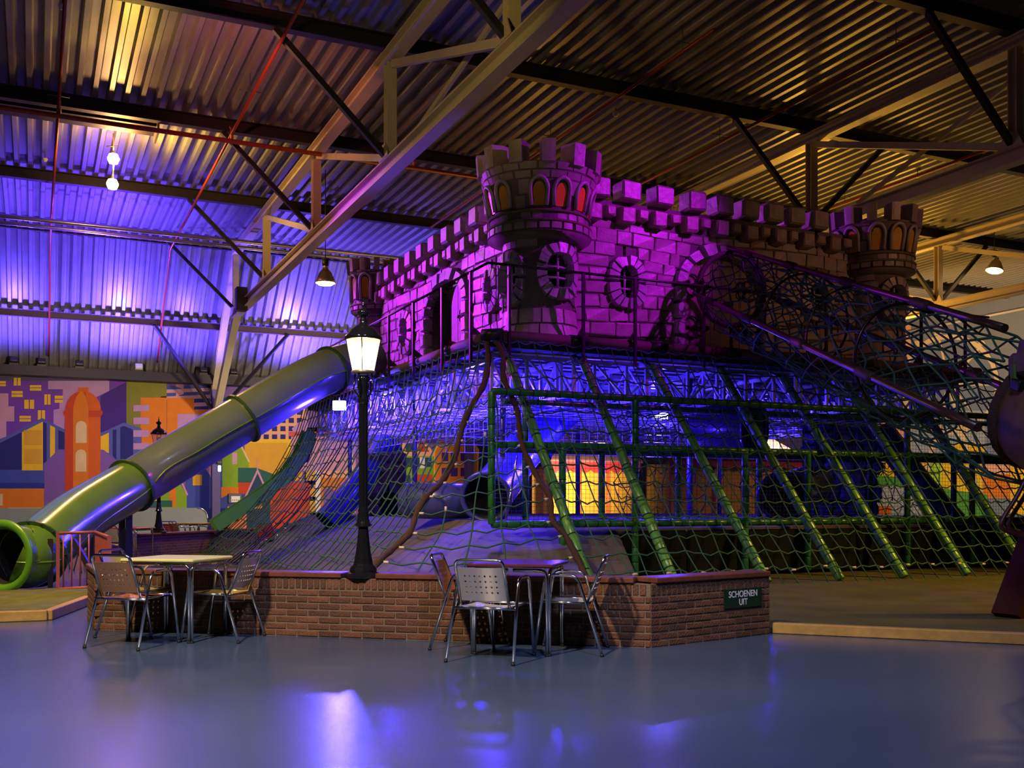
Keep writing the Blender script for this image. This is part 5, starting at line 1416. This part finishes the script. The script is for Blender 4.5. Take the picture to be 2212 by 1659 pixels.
# ================================================================== things beyond the nets
hutp = mat('yellow_hut_plank', (.62, .33, .03), .5, var=.1, vscale=5, rnd=.08); hutpost = mat('orange_hut_post', (.55, .10, .02), .45); awn = mat('red_scallop', (.42, .03, .03), .5); hroof = mat('brown_hut_roof', (.22, .10, .10), .7)
def hut(label, px0, px1, ytop, Y, nplank, nsc):
    a, b_ = atY(px0, ytop, Y), atY(px1, ytop, Y); H = (a.z+b_.z)/2; x0, x1 = a.x, b_.x
    t = thing('party_hut', label, 'hut', ((x0+x1)/2, Y, 0), 'yellow party huts'); wd = (x1-x0)/nplank
    for i in range(nplank): MB().cbox((x0+(i+.5)*wd, Y, H/2), (wd-.012, .05, H), .008).build('plank', hutp, t)
    for q in (0, .33, .66, 1): MB().tube([(lerp(x0, x1, q), Y-.06, 0), (lerp(x0, x1, q), Y-.06, H+.1)], .05, 8).build('post', hutpost, t)
    for i in range(nsc):
        c = lerp(x0-.1, x1+.1, (i+.5)/nsc); hw = (x1-x0+.2)/nsc/2
        MB().prism([(-hw, .22), (hw, .22)] + [(hw*math.cos(s), -.12*math.sin(s)) for s in [k*math.pi/6 for k in range(7)]], (c, Y-.16, H-.02), X3, Z3, Y3, .02).build('scallop', awn, t)
    MB().prism([(-.25, .2), (1.6, 1.0), (1.6, 1.08), (-.25, .28)], (x0-.15, Y, H), Y3, Z3, X3, x1-x0+.3).build('roof', hroof, t)
    MB().box(((x0+x1)/2, Y+1.5, H/2), (x1-x0-.1, .06, H)).build('back_wall', hutp, t)
    return t
hut('yellow plank hut with red scalloped awning left of the dark tank', 1190, 1372, 1012, 30.0, 10, 9)
hut('wider yellow plank hut with red scalloped awning right of centre', 1445, 1725, 1003, 30.0, 15, 13)
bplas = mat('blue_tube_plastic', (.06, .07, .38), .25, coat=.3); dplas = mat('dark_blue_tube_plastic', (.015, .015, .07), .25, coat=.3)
def tube_thing(label, P, r, m_, ring=True):
    P = [atz(*p) for p in P]; t = thing('play_tube', label, 'play tube', P[0]-Z3*r, 'blue play tubes')
    D = dense(P, 5) if len(P) > 2 else P
    MB().tube(D, r, 24, cap=False).build('tube', m_, t)
    if ring:
        R_ = (P[0]-P[1]).to_track_quat('Z', 'Y').to_matrix()
        MB().lathe([(r-.02, -.03), (r+.05, -.03), (r+.05, .03), (r-.02, .03), (r-.02, -.03)], 28, P[0], rot=R_).build('end_ring', m_, t)
        MB().lathe([(0, -.5), (r-.02, -.45), (r-.015, 0)], 24, P[0], rot=R_).build('inside_shade', void_m, t)  # black plug, painted shade inside the tube
    return t
tube_thing('blue play tube lying level left of the open tube mouth', [(880, 1082, 17.3), (960, 1082, 17.0), (1010, 1082, 17.2)], .30, bplas, False)
tube_thing('open-mouthed blue tube slide rising to the right', [(1050, 1074, 16.3), (1080, 1042, 17.4), (1120, 985, 18.6), (1175, 925, 19.6)], .375, bplas)
tube_thing('upright blue tube behind the second green pole', [(1150, 975, 20.0), (1180, 920, 20.2), (1228, 872, 20.4)], .40, bplas, False)
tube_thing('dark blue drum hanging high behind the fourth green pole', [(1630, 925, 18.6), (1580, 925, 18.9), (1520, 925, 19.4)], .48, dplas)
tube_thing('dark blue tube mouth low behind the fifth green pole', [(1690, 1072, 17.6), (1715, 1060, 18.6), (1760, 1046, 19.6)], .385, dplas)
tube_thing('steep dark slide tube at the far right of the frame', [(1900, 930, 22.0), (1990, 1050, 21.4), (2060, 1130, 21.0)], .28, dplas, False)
tube_thing('blue slide running down to the left of the lantern post', [(845, 958, 23.0), (770, 1055, 22.4), (705, 1128, 22.0)], .30, bplas, False)
t = thing('shiny_pole', 'thin shiny steel pole lit magenta beside the open blue tube', 'pole', atz(1092, 1130, 15.2))
MB().tube([atz(1117, 985, 15.6), atz(1091, 1132, 15.2)], .018, 8).build('pole', alu, t)
# blue rock climbing wall and dark soft blocks
SRw = Plane(atz(1738, 1110, 21.0).xy.to_3d(), _R, -_F)
rw = thing('climbing_rock_wall', 'blue-lit lumpy rock climbing wall right of the wider hut', 'climbing wall', SRw.P(.75, .97))
rkb = mat('blue_rock_paint', (.06, .07, .22), .45, var=.35, vscale=5, bump=.7, bscale=9, rnd=.2)
MB().box(SRw.P(.78, 2.05, -.2), (1.5, .16, 2.1), rz(-YAW)).build('backing', void_m, rw)
for j in range(7):
    for i in range(5):
        rel_block(rw, 'rock_block', SRw, .16+.31*i+(.07 if j % 2 else -.05), 1.13+.29*j, .31, .28, -.06, .22, rkb, .04, .06)
# rock doorway
ra_ = atz(795, 1123, 22.5); rk = thing('rock_doorway', 'brown stone doorway with dark arch behind the left net', 'doorway', ra_)
SRk = Plane(V((ra_.x, ra_.y, 0)), _R, -_F)
opr = [dict(k='arch', c=.45, hw=.22, spring=1.25, top=1.5, fr=.02)]
wall_core(rk, SRk, 0, .82, .97, 2.35, opr)
rkst = mat('brown_rock', (.20, .10, .07), .8, var=.3, vscale=5, bump=.6, bscale=15, rnd=.2)
z = .97
while z < 2.3:
    for k in range(3):
        c = .14+.27*k
        if abs(c-.45) < .2+.1 and z < 1.45: continue
        rel_block(rk, 'stone', SRk, c, z+.12, .26, .22, .04, .10, rkst)
    if z < 1.45:
        for c in (.08, .76): rel_block(rk, 'stone', SRk, c, z+.12, .22, .22, .04, .10, rkst)
    z += .235
MB().box(SRk.P(.45, 1.3, -.5), (.6, .05, .9), rz(-YAW)).build('inside_shade', void_m, rk)  # black sheet as the shade beyond the arch

# far brick wall, railing, seating
def brick_tex(name, c1, c2, mo):
    m = bpy.data.materials.new(name); m.use_nodes = True; nt = m.node_tree; b = nt.nodes['Principled BSDF']
    tc = nt.nodes.new('ShaderNodeTexCoord'); mp = nt.nodes.new('ShaderNodeMapping'); mp.inputs['Rotation'].default_value = (math.pi/2, 0, 0)
    br = nt.nodes.new('ShaderNodeTexBrick'); br.inputs['Scale'].default_value = 1.0; br.inputs['Brick Width'].default_value = .215; br.inputs['Row Height'].default_value = .0625; br.inputs['Mortar Size'].default_value = .006
    br.inputs['Color1'].default_value = c1+(1,); br.inputs['Color2'].default_value = c2+(1,); br.inputs['Mortar'].default_value = mo+(1,)
    nt.links.new(tc.outputs['Object'], mp.inputs['Vector']); nt.links.new(mp.outputs['Vector'], br.inputs['Vector']); nt.links.new(br.outputs['Color'], b.inputs['Base Color']); b.inputs['Roughness'].default_value = .85
    return m
fbm = brick_tex('far_brick', (.22, .09, .06), (.15, .06, .045), (.30, .22, .18))
f0, f1 = atz(190, 1160, 20.3), atz(497, 1147.5, 26.0); f0.z = f1.z = 0; f2 = atz(560, 1148, 27.5); f2.z = 0
fw = thing('far_brick_wall', 'distant purple-lit brick wall with dark cap behind the slide', 'wall', f0)
for (a, b_) in ((f0, f1), (f1, f2)):
    L = (b_-a).length; ang = math.atan2((b_-a).y, (b_-a).x)
    o = MB().box((0, 0, .27), (L, .2, .54)).build('wall_section', fbm, None, org=(0, 0, 0)); o.parent = fw; o.location = (a+b_)/2 - f0; o.rotation_euler = (0, 0, ang)
    MB().cbox((a+b_)/2+Z3*.57, (L, .28, .05), .008, rz(ang)).build('cap_board', capm, fw)
far_l.location = ((f0.lerp(f1, .5)).x, (f0.lerp(f1, .5)).y, .597)
kk = Matrix(((ray(343, HOR).x, -(f1-f0).x), (ray(343, HOR).y, -(f1-f0).y))).inverted() @ V((f0.x, f0.y)); pl_ = f0.lerp(f1, kk[1]); far_l.location = (pl_.x, pl_.y, .597)
pinkm = mat('dusty_pink_paint', (.36, .08, .10), .45)
prl = thing('pink_railing', 'dusty pink metal railing between slide exit and brick wall', 'railing', atH(125, 1284))
zp = 13.9
def rp(px, py, dz=0.0): return atz(px, py, zp+dz)
MB().beam(rp(125, 1284), rp(125, 1148), .045, .045, up=(0, 1, 0)).build('post', pinkm, prl)
for (y0, y1) in ((1152, 1149), (1272, 1268)): MB().tube([rp(127, y0), rp(207, y1, .0)], .020, 8).build('rail', pinkm, prl)
for px in (137, 155, 173, 192): MB().tube([rp(px, 1153), rp(px, 1271)], .010, 6).build('bar', pinkm, prl)
MB().beam(rp(236, 1262, -.6), rp(236, 1157, -.6), .05, .05, up=(0, 1, 0)).build('post', pinkm, prl)
MB().tube([rp(205, 1149), rp(236, 1160, -.6)], .022, 8).build('rail', pinkm, prl)
mb = MB(); mb.add([rp(205, 1153), rp(232, 1163, -.5), rp(232, 1258, -.5), rp(205, 1240)] + [p+_F*.02 for p in (rp(205, 1153), rp(232, 1163, -.5), rp(232, 1258, -.5), rp(205, 1240))], [(0, 1, 2, 3), (7, 6, 5, 4), (0, 4, 5, 1), (2, 6, 7, 3), (1, 5, 6, 2), (0, 3, 7, 4)]); mb.build('infill_panel', pinkm, prl)

FG = 'far bistro chairs'
def far_chair(px, z, d, l, col): p = atz(px, 1100, z); place_chair(p, d, l, col, None, FG)
far_chair(372, 26.0, e2, 'far chair with reddish back just right of the distant lantern', 'red')
far_chair(397, 26.2, (e2*.8+e1*.5).normalized(), 'far copper-backed chair showing above the purple brick wall', 'brown')
far_chair(450, 27.2, -e1, 'far silver chair at the right end of the distant yellow table', 'silver')
far_chair(253, 20.6, e2, 'far silver chair at the distant red table behind the slide post', 'silver')
far_chair(170, 18.6, e1, 'far chair glimpsed through the pink railing', 'silver')
far_chair(105, 19.2, e2, 'far chair behind the slide exit leg', 'silver')
far_chair(583, 23.6, e2, 'red far chair seen through the lower left net', 'red')
far_chair(612, 24.2, -e1, 'orange far chair seen through the lower left net', 'orange')
def far_table(px, z, l, m_):
    t = make_table(l, m_); p = atz(px, 1100, z); t.location = (p.x, p.y, 0); t.rotation_euler = (0, 0, math.atan2(e1.y, e1.x))
far_table(420, 27.0, 'distant table with bright yellow top behind the purple wall', mat('yellow_table_top', (.6, .45, .03), .3))
far_table(283, 21.6, 'distant table with red top behind the purple wall', mat('red_table_top', (.5, .06, .03), .3))
# grey bench back and kiosk by the wall
gb = thing('grey_booth', 'pale grey booth panel with rounded end under the mural', 'booth', atY(390, 1150, 38.6))
a, b_ = atY(-40, 1100, 38.6), atY(448, 1097, 38.6)
pts = [(a.x, .0), (b_.x, 0), (b_.x, .7)] + [(b_.x-.35+.35*math.cos(s), .75+.35*math.sin(s)) for s in [k*math.pi/12 for k in range(7)]] + [(a.x, 1.10)]
gm = mat('pale_grey_panel', (.20, .24, .25), .6, var=.06, vscale=1)
MB().prism(pts, (0, 38.6, 0), X3, Z3, Y3, .10).build('panel', gm, gb); MB().box(((a.x+b_.x)/2, 38.45, .22), (b_.x-a.x-.3, .36, .44)).build('bench', gm, gb)
MB().tube([V((x, 38.6, z)) for x, z in pts[2:10]], .03, 6).build('edge_trim', alu, gb)
ks = thing('play_kiosk', 'small orange game kiosk against the blue mural', 'kiosk', atY(507, 1150, 40.3))
k0, k1 = atY(487, 1094, 40.3), atY(528, 1094, 40.3)
MB().prism([(0, 0), (.45, 0), (.45, k0.z), (.30, k0.z), (.10, k0.z-.35), (.10, .55), (0, .5)], (k0.x, 40.3, 0), -Y3, Z3, X3, k1.x-k0.x).build('cabinet', mat('kiosk_orange', (.55, .12, .02), .4), ks)
MB().cbox(((k0.x+k1.x)/2, 39.98, k0.z-.25), (k1.x-k0.x-.12, .04, .3), .01, Matrix.Rotation(-.4, 3, 'X')).build('screen', mat('kiosk_screen', (.25, .10, .12), .2), ks)
ip = thing('info_panel', 'framed white notice panel above the orange kiosk', 'sign', atY(507, 1087, 40.9))
i0, i1 = atY(493, 1066, 40.92), atY(522, 1087, 40.92); ic = (i0+i1)/2; iw, ih = i1.x-i0.x, i0.z-i1.z
MB().cbox(ic, (iw, .05, ih), .01).build('frame', mat('dark_frame', (.06, .06, .10), .4), ip); MB().cbox(ic+V((.02, -.03, -.03)), (iw*.66, .02, ih*.62), .003).build('sheet', whit, ip)
for q in range(4): MB().cbox(ic+V((iw*(-.2+.15*q), -.045, -ih*.18)), (iw*.07, .01, ih*.1), .002).build('pictogram', mat('picto_dark', (.10, .04, .08), .5), ip)
# little emergency light on the column
p = atY(474, 1012, 40.05); t = thing('emergency_light', 'small glowing emergency light on the violet column', 'lamp', p-Z3*.2)
MB().cbox(p, (.11, .08, .24), .02).build('lens', emit_mat('emergency_glow', (.8, 1.0, .85), 1.2), t); MB().cbox(p+Z3*.24, (.2, .14, .14), .02).build('housing', lampm, t); MB().beam(p+V((0, .04, .1)), p+V((0, .14, .1)), .05, .05).build('bracket', lampm, t)
# far railing of the platform and stair posts inside
for (px, l) in ((1990, 'a'),): pass
